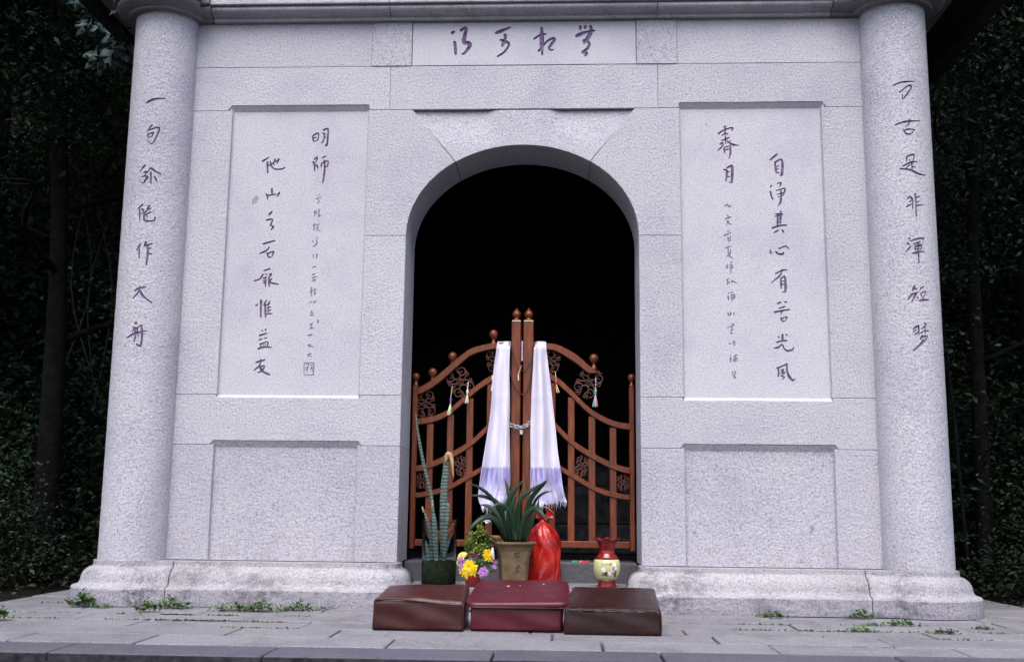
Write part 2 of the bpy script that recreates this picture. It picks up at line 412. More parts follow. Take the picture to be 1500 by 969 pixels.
# ------------------------------------------------------------------ carved writing: outlines of the strokes, millimetres on the stone face
STROKES = {
    'lintel': ('b16.6 -437,3381 -423,3392;15.8 -419,3325 -414,3288 -411,3244;19 -382,3398 -359,3414 -350,3400 -358,3365 -362,3323 -339,3317 -325,3305 -338,3277 -356,3'
        '252 -372,3246|b16.6 -169,3379 -124,3397 -83,3415;16.6 -114,3369 -112,3341 -130,3294;14.2 -140,3335 -117,3325 -94,3316 -90,3299 -113,3260 -157,3228|b19'
        ' 109,3409 110,3318 113,3237;11.9 63,3339 98,3362 136,3370;13.4 90,3260 121,3298 144,3324 174,3340 187,3333 171,3307 153,3279 167,3266 179,3270|b14.2 3'
        '42,3417 342,3396;13.4 373,3418 371,3401;17.4 317,3354 368,3376 427,3388;18.2 404,3418 406,3381 384,3336 363,3305;16.6 361,3326 384,3318 396,3301 384,3'
        '273 356,3249 381,3245 371,3228'),
    'pl': ('b11.1 -28,2876 20,2898 80,2909|b7.1 17,2740 -7,2702;7.9 2,2708 58,2725 42,2658 19,2622 -3,2644;7.1 -6,2686 -2,2657;6.3 -6,2680 25,2693 20,2670 -1,2663'
        '|b8.7 -6,2495 -39,2456;7.1 -15,2448 5,2454 -8,2432;7.1 -27,2423 5,2427 -5,2393 -14,2384 -31,2394;6.3 25,2477 4,2445;9.5 25,2476 60,2454 83,2445;8.7 28'
        ',2451 32,2385;6.3 15,2425 9,2405;7.9 50,2427 65,2398|b8.7 -5,2258 -33,2233;8.7 -23,2233 -19,2162;7.9 -11,2232 2,2217 -9,2197;7.9 33,2251 23,2228 44,22'
        '36;7.1 21,2222 3,2197;7.9 43,2211 8,2192;9.5 5,2189 10,2164 27,2157 60,2160 69,2172 66,2185;5.5 23,2190 21,2179|b8.7 -3,2022 -25,1984;7.9 -9,2003 -6,1'
        '936;9.5 28,2034 20,2008;8.7 24,2010 62,2025;10.3 39,2014 42,1964 38,1899;7.1 40,1992 59,1999;8.7 35,1966 65,1965|b9.5 -19,1747 10,1761 43,1769;8.7 10,'
        '1772 4,1740 -26,1702;10.3 11,1748 37,1711 80,1681|b15.8 1,1560 4,1555;7.9 -3,1534 -17,1510;7.9 -11,1534 7,1529 34,1548;8.7 0,1527 3,1476 -2,1454;10.3 '
        '33,1547 41,1496 37,1429 12,1439;9.5 -47,1475 -1,1498 64,1517;6.3 13,1525 12,1510;6.3 16,1495 24,1481'),
    'pr': ('b8.7 -65,2952 -17,2966 58,2975;7.9 -32,2907 22,2947 34,2932 -14,2868 -18,2896|b9.5 -64,2714 -17,2728 83,2741;7.1 12,2744 10,2719 -7,2703;7.1 -22,2684 '
        '-6,2658 22,2661 37,2680;7.9 -17,2679 9,2686 46,2684|b7.1 -12,2525 -12,2496;7.9 -12,2524 30,2535 23,2496;5.9 2,2507 7,2499;8.7 -34,2469 9,2489 49,2497;'
        '7.9 16,2496 15,2446;6.3 17,2463 34,2467;6.3 4,2475 -28,2451;10.3 -51,2456 3,2446 52,2425 101,2422|b7.1 -20,2277 -5,2292;8.7 -5,2292 9,2269 7,2220;6.3 '
        '-10,2261 6,2266;7.9 -28,2230 6,2249;8.7 25,2310 27,2265 25,2176;7.1 30,2284 52,2295;6.3 29,2260 48,2264;7.9 28,2238 69,2246|b7.1 -25,2050 -13,2047;7.1'
        ' -35,2024 -19,2013;7.1 -15,2003 -43,1971;7.9 -13,2034 26,2047 63,2052 56,2040;6.3 2,2018 39,2033;6.3 8,2008 54,2018;6.3 8,2001 9,1979;5.9 14,1999 47,2'
        '007 40,1982;5.1 12,1989 39,1993;8.7 -7,1964 62,1978;8.7 29,2030 26,1911|b8.7 -4,1781 -17,1752;7.1 -8,1763 11,1765;9.5 -42,1703 -20,1731 14,1744;8.7 3,'
        '1739 -24,1689;7.1 6,1717 12,1709;7.9 26,1762 48,1778;7.1 29,1737 58,1752 47,1723;5.9 27,1740 33,1722 52,1725;5.9 37,1714 46,1705;10.3 18,1696 76,1705|'
        'b8.7 -24,1537 6,1560;7.1 6,1558 6,1533 6,1505;6.3 -25,1521 -7,1536;7.1 -18,1505 7,1525;7.9 40,1572 48,1563 22,1537;6.3 43,1556 41,1512;6.3 16,1515 41,'
        '1534;7.1 43,1529 62,1529;8.7 25,1502 10,1480;7.9 23,1494 53,1501 40,1474;7.9 23,1477 38,1468;11.1 33,1474 3,1446 -28,1419'),
    'panL': ('b7.9 -1270,2744 -1265,2715 -1260,2705;7.9 -1268,2746 -1243,2759 -1235,2753 -1239,2719 -1260,2708;5.9 -1261,2732 -1246,2735;10.3 -1205,2779 -1186,2788 '
        '-1177,2777 -1179,2715 -1182,2684 -1193,2683;8.7 -1210,2761 -1200,2752 -1203,2715 -1215,2697;6.3 -1202,2755 -1191,2757;6.3 -1203,2733 -1187,2735|b10.3 '
        '-1261,2582 -1252,2560 -1250,2523;7.9 -1253,2596 -1239,2609 -1238,2593 -1246,2578;8.7 -1245,2556 -1235,2558 -1232,2538;7.9 -1207,2604 -1186,2617;7.5 -1'
        '209,2549 -1210,2569 -1191,2580 -1170,2584 -1173,2556 -1187,2545;9.5 -1193,2591 -1189,2525 -1197,2447|b8.7 -1571,2584 -1533,2610;9.5 -1539,2581 -1535,2'
        '513;7.1 -1526,2560 -1500,2576 -1494,2600 -1488,2581 -1468,2602 -1480,2571;6.3 -1501,2581 -1497,2560;8.7 -1521,2581 -1512,2552 -1488,2536 -1452,2536 -1'
        '431,2546|b10.3 -1504,2415 -1501,2380;7.9 -1537,2383 -1529,2367 -1528,2349;8.7 -1532,2370 -1478,2380;10.3 -1456,2391 -1470,2366|b11.1 -1497,2272 -1516,'
        '2250;9.5 -1527,2220 -1491,2224 -1503,2187;8.7 -1502,2187 -1483,2179 -1499,2161|b10.3 -1540,2074 -1507,2084 -1471,2094;8.7 -1503,2054 -1521,2032 -1559,'
        '2016;7.9 -1514,2020 -1505,1996 -1488,1994;7.5 -1510,2015 -1476,2028 -1483,1998|b8.7 -1526,1912 -1490,1924;7.9 -1531,1891 -1551,1861 -1583,1850;7.1 -15'
        '16,1894 -1511,1886;7.1 -1530,1866 -1509,1875;6.3 -1529,1851 -1506,1856;6.3 -1528,1837 -1508,1844;7.9 -1516,1868 -1513,1815;6.3 -1497,1887 -1481,1895 -'
        '1486,1881 -1494,1872;9.5 -1496,1872 -1491,1815;7.1 -1477,1866 -1491,1846;9.5 -1491,1844 -1465,1834 -1436,1830|b7.9 -1565,1702 -1555,1710;10.3 -1537,17'
        '35 -1532,1632;6.3 -1533,1724 -1526,1727;7.1 -1504,1734 -1519,1702;9.5 -1510,1707 -1504,1631;6.3 -1482,1729 -1495,1707;5.9 -1503,1705 -1479,1714;5.9 -1'
        '496,1688 -1475,1695;5.9 -1496,1672 -1474,1676;6.3 -1492,1713 -1489,1650;7.9 -1500,1650 -1467,1655|b7.1 -1521,1554 -1518,1548;7.9 -1498,1562 -1503,1553'
        ';8.7 -1536,1523 -1489,1538;7.1 -1536,1497 -1515,1505;7.1 -1504,1508 -1490,1511;7.1 -1529,1475 -1520,1451;7.1 -1527,1473 -1484,1486 -1488,1454;4.7 -151'
        '1,1473 -1509,1456;4.7 -1498,1475 -1499,1456;8.7 -1539,1445 -1504,1454 -1460,1454|b9.5 -1548,1364 -1495,1380;7.9 -1519,1383 -1526,1348 -1558,1317;7.9 -'
        '1525,1340 -1496,1343 -1511,1316 -1534,1304;11.9 -1525,1337 -1499,1308 -1462,1292|s4.7 -1228,2375 -1227,2370;4.7 -1213,2380 -1214,2373;6.3 -1234,2349 -'
        '1203,2363;5.9 -1220,2347 -1215,2329 -1225,2321|s7.1 -1238,2275 -1238,2247;5.5 -1228,2275 -1229,2253;7.1 -1213,2286 -1214,2240;5.9 -1215,2240 -1201,224'
        '9|s7.1 -1239,2191 -1238,2156;5.1 -1241,2193 -1232,2194 -1234,2180;5.1 -1224,2191 -1207,2195;5.5 -1221,2180 -1210,2182;5.5 -1218,2176 -1223,2156;5.9 -1'
        '215,2171 -1212,2156 -1199,2153|s5.9 -1219,2115 -1220,2085;5.1 -1245,2094 -1239,2085;7.9 -1215,2085 -1225,2066 -1240,2057|s5.1 -1237,2009 -1236,1988;7.'
        '1 -1220,2009 -1214,2009 -1216,1986|s7.1 -1235,1932 -1218,1938|s5.9 -1236,1885 -1219,1894;5.9 -1236,1868 -1208,1878;6.3 -1234,1850 -1218,1860 -1222,184'
        '7|s7.1 -1239,1811 -1237,1760;5.1 -1248,1784 -1226,1790;5.5 -1224,1796 -1214,1801 -1221,1777 -1211,1779;4.7 -1223,1769 -1210,1772|s7.1 -1244,1720 -1227'
        ',1725;7.1 -1211,1729 -1221,1716|s5.9 -1233,1670 -1227,1642;5.1 -1238,1657 -1220,1661;6.3 -1238,1643 -1217,1646|s7.1 -1191,1619 -1192,1596|s6.3 -1238,1'
        '591 -1222,1596;7.1 -1228,1586 -1233,1571;7.1 -1237,1567 -1216,1569|s7.1 -1247,1525 -1221,1528;6.3 -1229,1533 -1233,1520|s5.9 -1231,1474 -1243,1462;7.1'
        ' -1245,1467 -1211,1454;5.1 -1240,1454 -1226,1465|s7.1 -1244,1409 -1224,1419;6.3 -1241,1404 -1237,1400;6.3 -1228,1404 -1221,1398|s5.1 -1263,1357 -1257,'
        '1362 -1209,1363 -1206,1357 -1206,1297 -1213,1294 -1258,1295 -1261,1301 -1263,1357;4.7 -1250,1354 -1238,1354 -1239,1340 -1249,1341;5.5 -1241,1338 -1244'
        ',1307;4.3 -1254,1334 -1249,1317;4.7 -1227,1351 -1213,1351;4.7 -1220,1340 -1224,1322;5.5 -1216,1338 -1212,1313'),
    'panR': ('b7.1 1192,2783 1209,2791;8.7 1158,2741 1189,2764 1235,2779 1245,2773 1237,2761;8.7 1199,2784 1199,2727;6.3 1180,2730 1193,2743;6.3 1203,2745 1216,2738'
        ';7.1 1176,2699 1226,2721;6.3 1191,2740 1212,2745;7.1 1201,2727 1201,2677;8.7 1167,2677 1184,2688 1179,2662 1154,2640;7.1 1213,2701 1217,2688 1231,2701'
        ';9.5 1225,2686 1245,2674 1279,2670;7.9 1191,2660 1194,2623;6.3 1193,2658 1222,2666;6.3 1195,2642 1222,2649;8.7 1227,2679 1228,2623 1219,2590|b11.1 118'
        '8,2523 1205,2510 1198,2451;11.9 1205,2532 1230,2544 1236,2532 1232,2448 1217,2446;6.3 1204,2506 1221,2510;6.3 1204,2478 1224,2480|b11.1 1460,2579 1501'
        ',2616;10.3 1486,2565 1492,2498;11.1 1486,2565 1527,2579 1525,2492 1513,2487;5.9 1496,2540 1509,2543;5.9 1497,2523 1509,2525;5.9 1498,2501 1511,2502|b7'
        '.1 1463,2425 1454,2412;8.7 1454,2389 1463,2348 1472,2343;7.1 1496,2434 1514,2442 1517,2431 1508,2414;7.1 1489,2393 1537,2406 1538,2392 1525,2364 1498,'
        '2353;5.9 1494,2370 1534,2381;8.7 1516,2392 1514,2331 1497,2300|b7.1 1480,2251 1522,2254;6.3 1477,2237 1524,2248;9.5 1493,2251 1490,2171;8.7 1512,2270 '
        '1506,2176;5.1 1493,2223 1508,2226;5.1 1492,2201 1507,2204;9.5 1459,2166 1501,2181 1544,2184;7.9 1495,2155 1468,2139;8.7 1516,2157 1525,2138|b7.9 1445,'
        '2034 1443,2017 1454,2020;9.5 1476,2026 1489,2013 1514,2011 1520,2023;7.9 1496,2048 1498,2043 1523,2057 1540,2055 1553,2040|b8.7 1471,1895 1505,1913 15'
        '37,1918;7.9 1508,1921 1496,1885 1444,1842;7.9 1499,1868 1500,1806;10.3 1504,1868 1523,1876 1524,1795 1507,1788;5.5 1502,1851 1520,1852;5.5 1501,1833 1'
        '519,1834|b8.7 1476,1720 1497,1728;7.9 1516,1729 1531,1728;7.9 1485,1692 1521,1703;9.5 1456,1669 1501,1678 1545,1685;5.9 1500,1673 1493,1656;7.1 1492,1'
        '636 1502,1617 1516,1620;7.1 1494,1631 1527,1642 1518,1620|b7.9 1475,1527 1480,1521;11.9 1500,1540 1497,1505;7.9 1522,1542 1523,1533;9.5 1465,1494 1494'
        ',1502 1526,1505;7.9 1495,1485 1475,1466 1449,1461;8.7 1498,1479 1510,1454 1528,1445 1553,1452 1560,1468|b8.7 1462,1347 1471,1337 1468,1297;8.7 1469,13'
        '47 1500,1360 1522,1372;10.3 1518,1370 1519,1326 1534,1290 1551,1276 1562,1286;6.3 1483,1332 1498,1340 1496,1330 1481,1317;6.3 1485,1320 1506,1322 1484'
        ',1304;7.1 1482,1302 1502,1296 1491,1282|s7.5 1188,2297 1203,2308 1212,2295 1229,2304|s7.1 1204,2243 1205,2236;7.1 1188,2221 1225,2235;4.7 1206,2215 11'
        '96,2201 1210,2206 1194,2187;4.7 1207,2196 1223,2187|s4.7 1199,2148 1201,2143;4.7 1210,2151 1209,2144;7.1 1178,2122 1223,2139;6.3 1202,2117 1204,2092 1'
        '215,2092 1216,2119;4.7 1205,2106 1214,2107|s6.3 1186,2047 1217,2058;6.3 1202,2043 1202,2013 1213,2015 1214,2045;4.7 1190,1997 1208,2008;6.3 1203,2004 '
        '1230,1985|s5.9 1194,1951 1194,1937 1187,1928 1201,1935;5.5 1214,1967 1220,1964 1215,1953;5.5 1206,1944 1229,1946;5.5 1208,1930 1224,1935 1221,1921;5.5'
        ' 1214,1935 1214,1891|s5.1 1187,1858 1204,1865;7.1 1194,1856 1194,1828;4.7 1202,1850 1206,1835;7.1 1219,1858 1220,1847;6.3 1215,1845 1229,1847 1247,184'
        '0|s6.3 1197,1783 1198,1776;7.9 1195,1764 1198,1738;5.5 1210,1783 1220,1786 1217,1777;7.1 1209,1766 1231,1770 1229,1749 1211,1748;4.7 1211,1757 1227,17'
        '59;5.9 1218,1764 1216,1729|s7.1 1193,1668 1195,1651 1212,1658;6.3 1207,1669 1208,1656;6.3 1225,1666 1227,1651|s5.9 1209,1601 1225,1593 1184,1579;7.1 1'
        '212,1588 1212,1564;5.5 1206,1562 1223,1566;5.9 1208,1556 1209,1544 1219,1549|s7.1 1195,1484 1208,1486;7.1 1223,1503 1224,1476;5.9 1214,1490 1234,1499;'
        '5.9 1222,1475 1230,1483|s6.3 1198,1415 1205,1417;5.1 1193,1397 1208,1406;7.1 1201,1400 1202,1378;5.9 1219,1411 1243,1422;5.9 1228,1420 1227,1377;5.9 1'
        '219,1400 1218,1380;5.9 1221,1399 1237,1402 1236,1380|s5.9 1206,1320 1213,1324;5.9 1210,1316 1213,1305;7.1 1226,1327 1224,1309;5.5 1211,1300 1225,1304;'
        '7.1 1215,1288 1230,1293;4.7 1222,1305 1222,1291'),
}


def parse_strokes(s):
    out = []
    for ch in s.split('|'):
        kind = ch[0]; sts = []
        for st in ch[1:].split(';'):
            t = st.split()
            sts.append((float(t[0]) / 1000, [tuple(float(a) / 1000 for a in p.split(',')) for p in t[1:]]))
        out.append((kind, sts))
    return out

def stroke_poly(w, pts):
    """smooth centre line with half widths; brush-like taper"""
    c = catmull([Vector((p[0], p[1])) for p in pts], 4 if len(pts) > 2 else 5)
    n = len(c)
    hw = []
    for i in range(n):
        t = i / (n - 1)
        k = (0.60 + 0.40 * math.sin(PI * min(1, max(0, 0.10 + t * 0.84)))) * (1.12 - 0.30 * t + 0.16 * math.sin(7.0 * t + 40 * pts[0][0]))
        hw.append(0.5 * w * k * 1.38)
    L, Rr = [], []
    for i in range(n):
        d = c[min(i + 1, n - 1)] - c[max(i - 1, 0)]
        if d.length < 1e-7: d = Vector((1, 0))
        d.normalize()
        nn = Vector((-d.y, d.x))
        L.append(c[i] + nn * hw[i]); Rr.append(c[i] - nn * hw[i])
    d0 = (c[0] - c[1]).normalized() * hw[0] * 0.9
    d1 = (c[-1] - c[-2]).normalized() * hw[-1] * 0.9
    outline = [c[0] + d0] + L + [c[-1] + d1] + Rr[::-1]
    return c, hw, outline

def carve(rect, chars, mapf, depth_b=0.006, depth_s=0.003, grid=None, nrm=None):
    """front face with the strokes cut in as V grooves. returns (surface verts, faces), [char (verts, faces)]"""
    x0, x1, z0, z1 = rect
    V = [Vector((x0, z0)), Vector((x1, z0)), Vector((x1, z1)), Vector((x0, z1))]
    E = [(0, 1), (1, 2), (2, 3), (3, 0)]
    if grid: V += [Vector(g) for g in grid]
    data = []
    for kind, sts in chars:
        segs = []
        for wd, pts in sts:
            c, hw, ol = stroke_poly(wd, pts)
            n = len(V)
            V += [Vector((p.x, p.y)) for p in c]
            E += [(n + i, n + i + 1) for i in range(len(c) - 1)]
            n = len(V); V += [Vector((p.x, p.y)) for p in ol]
            E += [(n + i, n + (i + 1) % len(ol)) for i in range(len(ol))]
            A = np.array([[c[i].x, c[i].y, c[i + 1].x, c[i + 1].y, hw[i], hw[i + 1]] for i in range(len(c) - 1)])
            segs.append(A)
        A = np.vstack(segs)
        m = A[:, 4].max()
        bb = (min(A[:, 0].min(), A[:, 2].min()) - m, max(A[:, 0].max(), A[:, 2].max()) + m,
              min(A[:, 1].min(), A[:, 3].min()) - m, max(A[:, 1].max(), A[:, 3].max()) + m)
        data.append((kind, A, bb))
    vo, eo, fo, ov, oe, of = delaunay_2d_cdt(V, E, [], 0, 1e-5)
    def rel(p, A):
        dx = A[:, 2] - A[:, 0]; dy = A[:, 3] - A[:, 1]
        L2 = dx * dx + dy * dy + 1e-12
        t = np.clip(((p[0] - A[:, 0]) * dx + (p[1] - A[:, 1]) * dy) / L2, 0, 1)
        d = np.hypot(A[:, 0] + t * dx - p[0], A[:, 1] + t * dy - p[1])
        h = A[:, 4] * (1 - t) + A[:, 5] * t
        return float((1 - d / h).max())
    surf = []; cf = [[] for _ in data]; dep = [dict() for _ in data]
    for f in fo:
        cx = sum(vo[i][0] for i in f) / 3; cy = sum(vo[i][1] for i in f) / 3
        if not (x0 < cx < x1 and z0 < cy < z1): continue
        hit = -1
        for k, (kind, A, bb) in enumerate(data):
            if bb[0] < cx < bb[1] and bb[2] < cy < bb[3] and rel((cx, cy), A) > 0.03:
                hit = k; break
        if hit < 0: surf.append(tuple(f))
        else:
            cf[hit].append(tuple(f))
    sv = [mapf(v[0], v[1], 0.0) for v in vo]
    outc = []
    for k, (kind, A, bb) in enumerate(data):
        D = depth_b if kind == 'b' else depth_s
        idx = {}; vv = []; ff = []
        for f in cf[k]:
            q = []
            for i in f:
                if i not in idx:
                    idx[i] = len(vv)
                    r = max(0.0, min(1.0, rel(vo[i], A)))
                    if r < 0.12: r = 0.0
                    vv.append(mapf(vo[i][0], vo[i][1], r * D * 1.4 if r < 0.7 else D))
                q.append(idx[i])
            ff.append(tuple(q))
        outc.append((kind, vv, ff))
    return (sv, surf), outc

# ------------------------------------------------------------------ block of dressed stone: polygon in the XZ plane, pushed back into the wall
def block(poly, y0=0.0, y1=0.10, ch=0.0024, gap=0.0008, dens=None, face=None):
    """poly counter-clockwise seen from the front (x right, z up). chamfered front arris with slight chips"""
    n = len(poly)
    P = [Vector(p) for p in poly]
    def off(d):
        out = []
        for i in range(n):
            a, b, c = P[i - 1], P[i], P[(i + 1) % n]
            e1 = (b - a).normalized(); e2 = (c - b).normalized()
            n1 = Vector((-e1.y, e1.x)); n2 = Vector((-e2.y, e2.x))
            k = 1 + n1.dot(n2)
            out.append(b + (n1 + n2) * (d / max(k, 0.4)))
        return out
    o1 = off(gap); o2 = off(gap + ch)
    V = [(p.x, y1, p.y) for p in o1] + [(p.x, y0 + ch, p.y) for p in o1] + [(p.x, y0, p.y) for p in o2]
    F = []
    for i in range(n):
        j = (i + 1) % n
        F.append((i, j, n + j, n + i)); F.append((n + i, n + j, 2 * n + j, 2 * n + i))
    F.append(tuple(range(2 * n, 3 * n)))
    F.append(tuple(range(n - 1, -1, -1)))
    return V, F

def densify(poly, step=0.12, jit=0.0):
    out = []
    n = len(poly)
    for i in range(n):
        a = Vector(poly[i]); b = Vector(poly[(i + 1) % n])
        k = max(1, int((b - a).length / step))
        for t in range(k):
            p = a.lerp(b, t / k)
            if t > 0 and jit: p += Vector((random.uniform(-jit, jit), random.uniform(-jit, jit)))
            out.append((p.x, p.y))
    return out

# ================================================================== THE SHRINE
shrine = empty('stone_shrine', (0, 0, 0),
               'pale granite shrine with arched doorway, round corner pillars and carved violet calligraphy', 'shrine')
XJ, XD, XPI, XPO = 2.009, 0.683, 0.936, 1.757
ZB, ZT, ZP, ZJ, ZN, ZC, ZK = 0.235, 0.885, 1.174, 2.118, 2.896, 3.172, 3.456
AR, AH = XD, 0.556                       # arch half width and rise
DJ = 0.377                               # depth of the reveal

def stone(poly, mat, name='stone_block', **kw):
    v, f = block(densify(poly, 0.16, 0.0007), **kw)
    return add(name, mesh('block', v, f), mat, shrine)

# masonry core behind the facing (dark joints), leaving the arched opening free
def arch_pt(a): return (AR * math.cos(a), ZJ + AH * math.sin(a))
core = []
core.append(boxd(-2.18, -0.70, 0.05, DJ - 0.004, 0.0, ZJ))
core.append(boxd(0.70, 2.18, 0.05, DJ - 0.004, 0.0, ZJ))
core.append(boxd(-2.18, 2.18, 0.05, DJ - 0.004, 2.75, 3.7))
core.append(boxd(-2.18, -0.75, 0.051, DJ - 0.005, ZJ, 2.75))
core.append(boxd(0.75, 2.18, 0.051, DJ - 0.005, ZJ, 2.75))
v, f = join(core)
add('wall_core', mesh('core', v, f), M_MORTAR, shrine)

for s in (-1, 1):
    def X(*pts):
        q = [(s * x, z) for x, z in pts]
        return q if s > 0 else q[::-1]
    # bottom course: strips either side of the plain lower panel
    stone(X((XPO + .004, ZB), (XJ, ZB), (XJ, ZT), (XPO + .03, ZT), (XPO + .004, ZT)), G_ROUGH)
    stone(X((XD, ZB), (XPI - .006, ZB), (XPI - .006, ZT), (XPI - .03, ZT), (XD, ZT)), G_ROUGH, y1=DJ)
    # course above, notched for the bevels of both panels
    stone(X((XD, ZT), (XPI - .028, ZT), (XPI - .010, ZT + .024), (XPO + .010, ZT + .024), (XPO + .028, ZT),
            (XJ, ZT), (XJ, ZP), (XPO + .010, ZP), (XPO + .004, ZP - .019), (XPI - .006, ZP - .019), (XPI - .012, ZP), (XD, ZP)),
          G_WALL, y1=0.09)
    stone(X((XD, ZT), (XD + .06, ZT), (XD + .06, ZP), (XD, ZP)), G_WALL, y0=0.0905, y1=DJ, ch=0.001)
    # side strips of the tall inscribed panel
    stone(X((XPO + .004, ZP), (XJ, ZP), (XJ, ZN), (XPO + .03, ZN), (XPO + .004, ZN)), G_WALL)
    stone(X((XD, ZP), (XPI - .006, ZP), (XPI - .006, ZJ), (XD, ZJ)), G_WALL, y1=DJ)
    # haunch block beside the arch
    a0 = math.acos(0.401 / AR)
    arc = [arch_pt(a0 * k / 9) for k in range(0, 10)]
    arc[0] = (XD, ZJ)
    poly = [(XPI - .006, ZJ), (XPI - .006, ZN), (0.664, ZN)]
    poly = arc[::-1] + [(XPI - .006, ZJ), (XPI - .006, ZN), (0.664, ZN)]
    q = [(s * x, z) for x, z in poly]
    # orientation: make counter-clockwise
    ar = sum(q[i][0] * q[(i + 1) % len(q)][1] - q[(i + 1) % len(q)][0] * q[i][1] for i in range(len(q)))
    if ar < 0: q = q[::-1]
    v, f = block(q, y1=DJ)
    add('arch_stone', mesh('haunch', v, f), G_WALL, shrine)
    # courses above the panels
    stone(X((0.8035, ZN), (XPI - .012, ZN), (XPI - .006, ZN + .032), (XPO + .012, ZN + .032), (XPO + .03, ZN),
            (XJ, ZN), (XJ, ZC), (0.8035, ZC)), G_WALL)
    stone(X((0.6775, ZC), (0.9205, ZC), (0.9205, ZK), (0.6775, ZK)), G_WALL, y0=-0.005)
    stone(X((0.9205, ZC), (XJ, ZC), (XJ, ZK), (0.9205, ZK)), G_WALL)

# keystone slab: recessed under the course above except in the middle where it swells forward
def key_recess(x, z):
    top = smoothstep(2.64, 2.885, z)
    side = smoothstep(0.13, 0.24, abs(x))
    return top * (0.003 + 0.020 * side)
a0 = math.acos(0.3975 / AR)
arc = [arch_pt(a0 + (PI - 2 * a0) * k / 20) for k in range(21)]
kp = [(0.6595, ZN - .005), (-0.6595, ZN - .005)] + arc[::-1]
kp = densify(kp, 0.06)
ins = []
for i in range(-30, 31):
    for k in range(0, 18):
        x, z = i * 0.022, 2.55 + k * 0.0195
        e = (x / AR) ** 2 + ((z - ZJ) / AH) ** 2
        lim = 0.401 + (z - 2.563) * (0.664 - 0.401) / (ZN - 2.563)
        if e > 1.03 and abs(x) < lim - 0.012 and z < ZN - 0.012: ins.append((x, z))
Vp = [Vector(p) for p in kp] + [Vector(p) for p in ins]
Ep = [(i, (i + 1) % len(kp)) for i in range(len(kp))]
vo, eo, fo, *_ = delaunay_2d_cdt(Vp, Ep, [tuple(range(len(kp)))], 1, 1e-6)
n0 = len(vo)
KV = [(v[0], key_recess(v[0], v[1]), v[1]) for v in vo]
KF = [tuple(f) for f in fo]
nk = len(kp)
base_i = len(KV)
KV += [(p[0], key_recess(p[0], p[1]), p[1]) for p in kp] + [(p[0], DJ, p[1]) for p in kp]
for i in range(nk):
    j = (i + 1) % nk
    KF.append((base_i + i, base_i + nk + i, base_i + nk + j, base_i + j))
me = mesh('keystone', KV, KF)
bm = bmesh.new(); bm.from_mesh(me)
bmesh.ops.remove_doubles(bm, verts=bm.verts, dist=1e-5)
bmesh.ops.recalc_face_normals(bm, faces=bm.faces); bm.to_mesh(me); bm.free()
add('arch_stone', me, G_WALL, shrine)

# lintel courses in the middle
stone([(-0.8035, ZN), (0.8035, ZN), (0.8035, ZC), (-0.8035, ZC)], G_WALL)

# inscribed slab over the door
chars = parse_strokes(STROKES['lintel'])
rect = (-0.6735, 0.6735, ZC + 0.004, ZK - 0.004)
(sv, sf), chs = carve(rect, chars, lambda x, z, d: (x, d, z), 0.008)
slab = add('inscribed_slab', mesh('slab', sv, sf), G_PANEL, shrine)
tag(slab, 'smooth granite slab over the arch with four cursive characters')
v, f = boxd(-0.6765, 0.6765, 0.012, 0.06, ZC + .001, ZK - .001)
add('stone_backing', mesh('backing', v, f), G_PANEL, shrine)
for kind, vv, ff in chs:
    add('carved_character', mesh('character', vv, ff), M_PAINT, slab)

# panels: recessed field with bevelled frame
def tray(s, z0, z1, top, bot, chars=None, label=None, mat=None):
    a, b = (-XPO, -XPI) if s < 0 else (XPI, XPO)
    d = 0.025
    if chars:
        (sv, sf), chs = carve((a, b, z0, z1), chars, lambda x, z, dd: (x, d + dd, z), 0.006, 0.003)
    else:
        sv = [(a, d, z0), (b, d, z0), (b, d, z1), (a, d, z1)]; sf = [(0, 1, 2, 3)]; chs = []
    parts = [(sv, sf)]
    e = 0.006; y = 0.0035
    I = [(a, z0), (b, z0), (b, z1), (a, z1)]
    O = [(a - e, z0 - bot), (b + e, z0 - bot), (b + e * 3 + .004, z1 + top), (a - e * 3 - .004, z1 + top)]
    vv = [(p[0], d, p[1]) for p in I] + [(p[0], y, p[1]) for p in O]
    ff = [(i, 4 + i, 4 + (i + 1) % 4, (i + 1) % 4) for i in range(4)]
    ff = [q[::-1] for q in ff]
    parts.append((vv, ff))
    v, f = join(parts)
    o = add('panel', mesh('panel', v, f), mat, shrine)
    if label: tag(o, label)
    bk = boxd(a - .002, b + .002, 0.035, 0.05, z0 - .002, z1 + .002)
    add('stone_backing', mesh('backing', *bk), mat, shrine)
    for kind, vv, ff in chs:
        add('carved_character', mesh('character', vv, ff), M_PAINT if kind == 'b' else M_PAINT_S, o)
    return o
panL = tray(-1, ZP, ZN, .031, .018, parse_strokes(STROKES['panL']), 'tall recessed panel left of the door with carved calligraphy and a square seal', G_PANEL)
panR = tray(1, ZP, ZN, .031, .018, parse_strokes(STROKES['panR']), 'tall recessed panel right of the door with carved calligraphy', G_PANEL)
tray(-1, ZB + .002, ZT - .013, .036, .0, None, 'plain recessed lower panel left of the door', G_ROUGH)
tray(1, ZB + .002, ZT - .013, .036, .0, None, 'plain recessed lower panel right of the door', G_ROUGH)

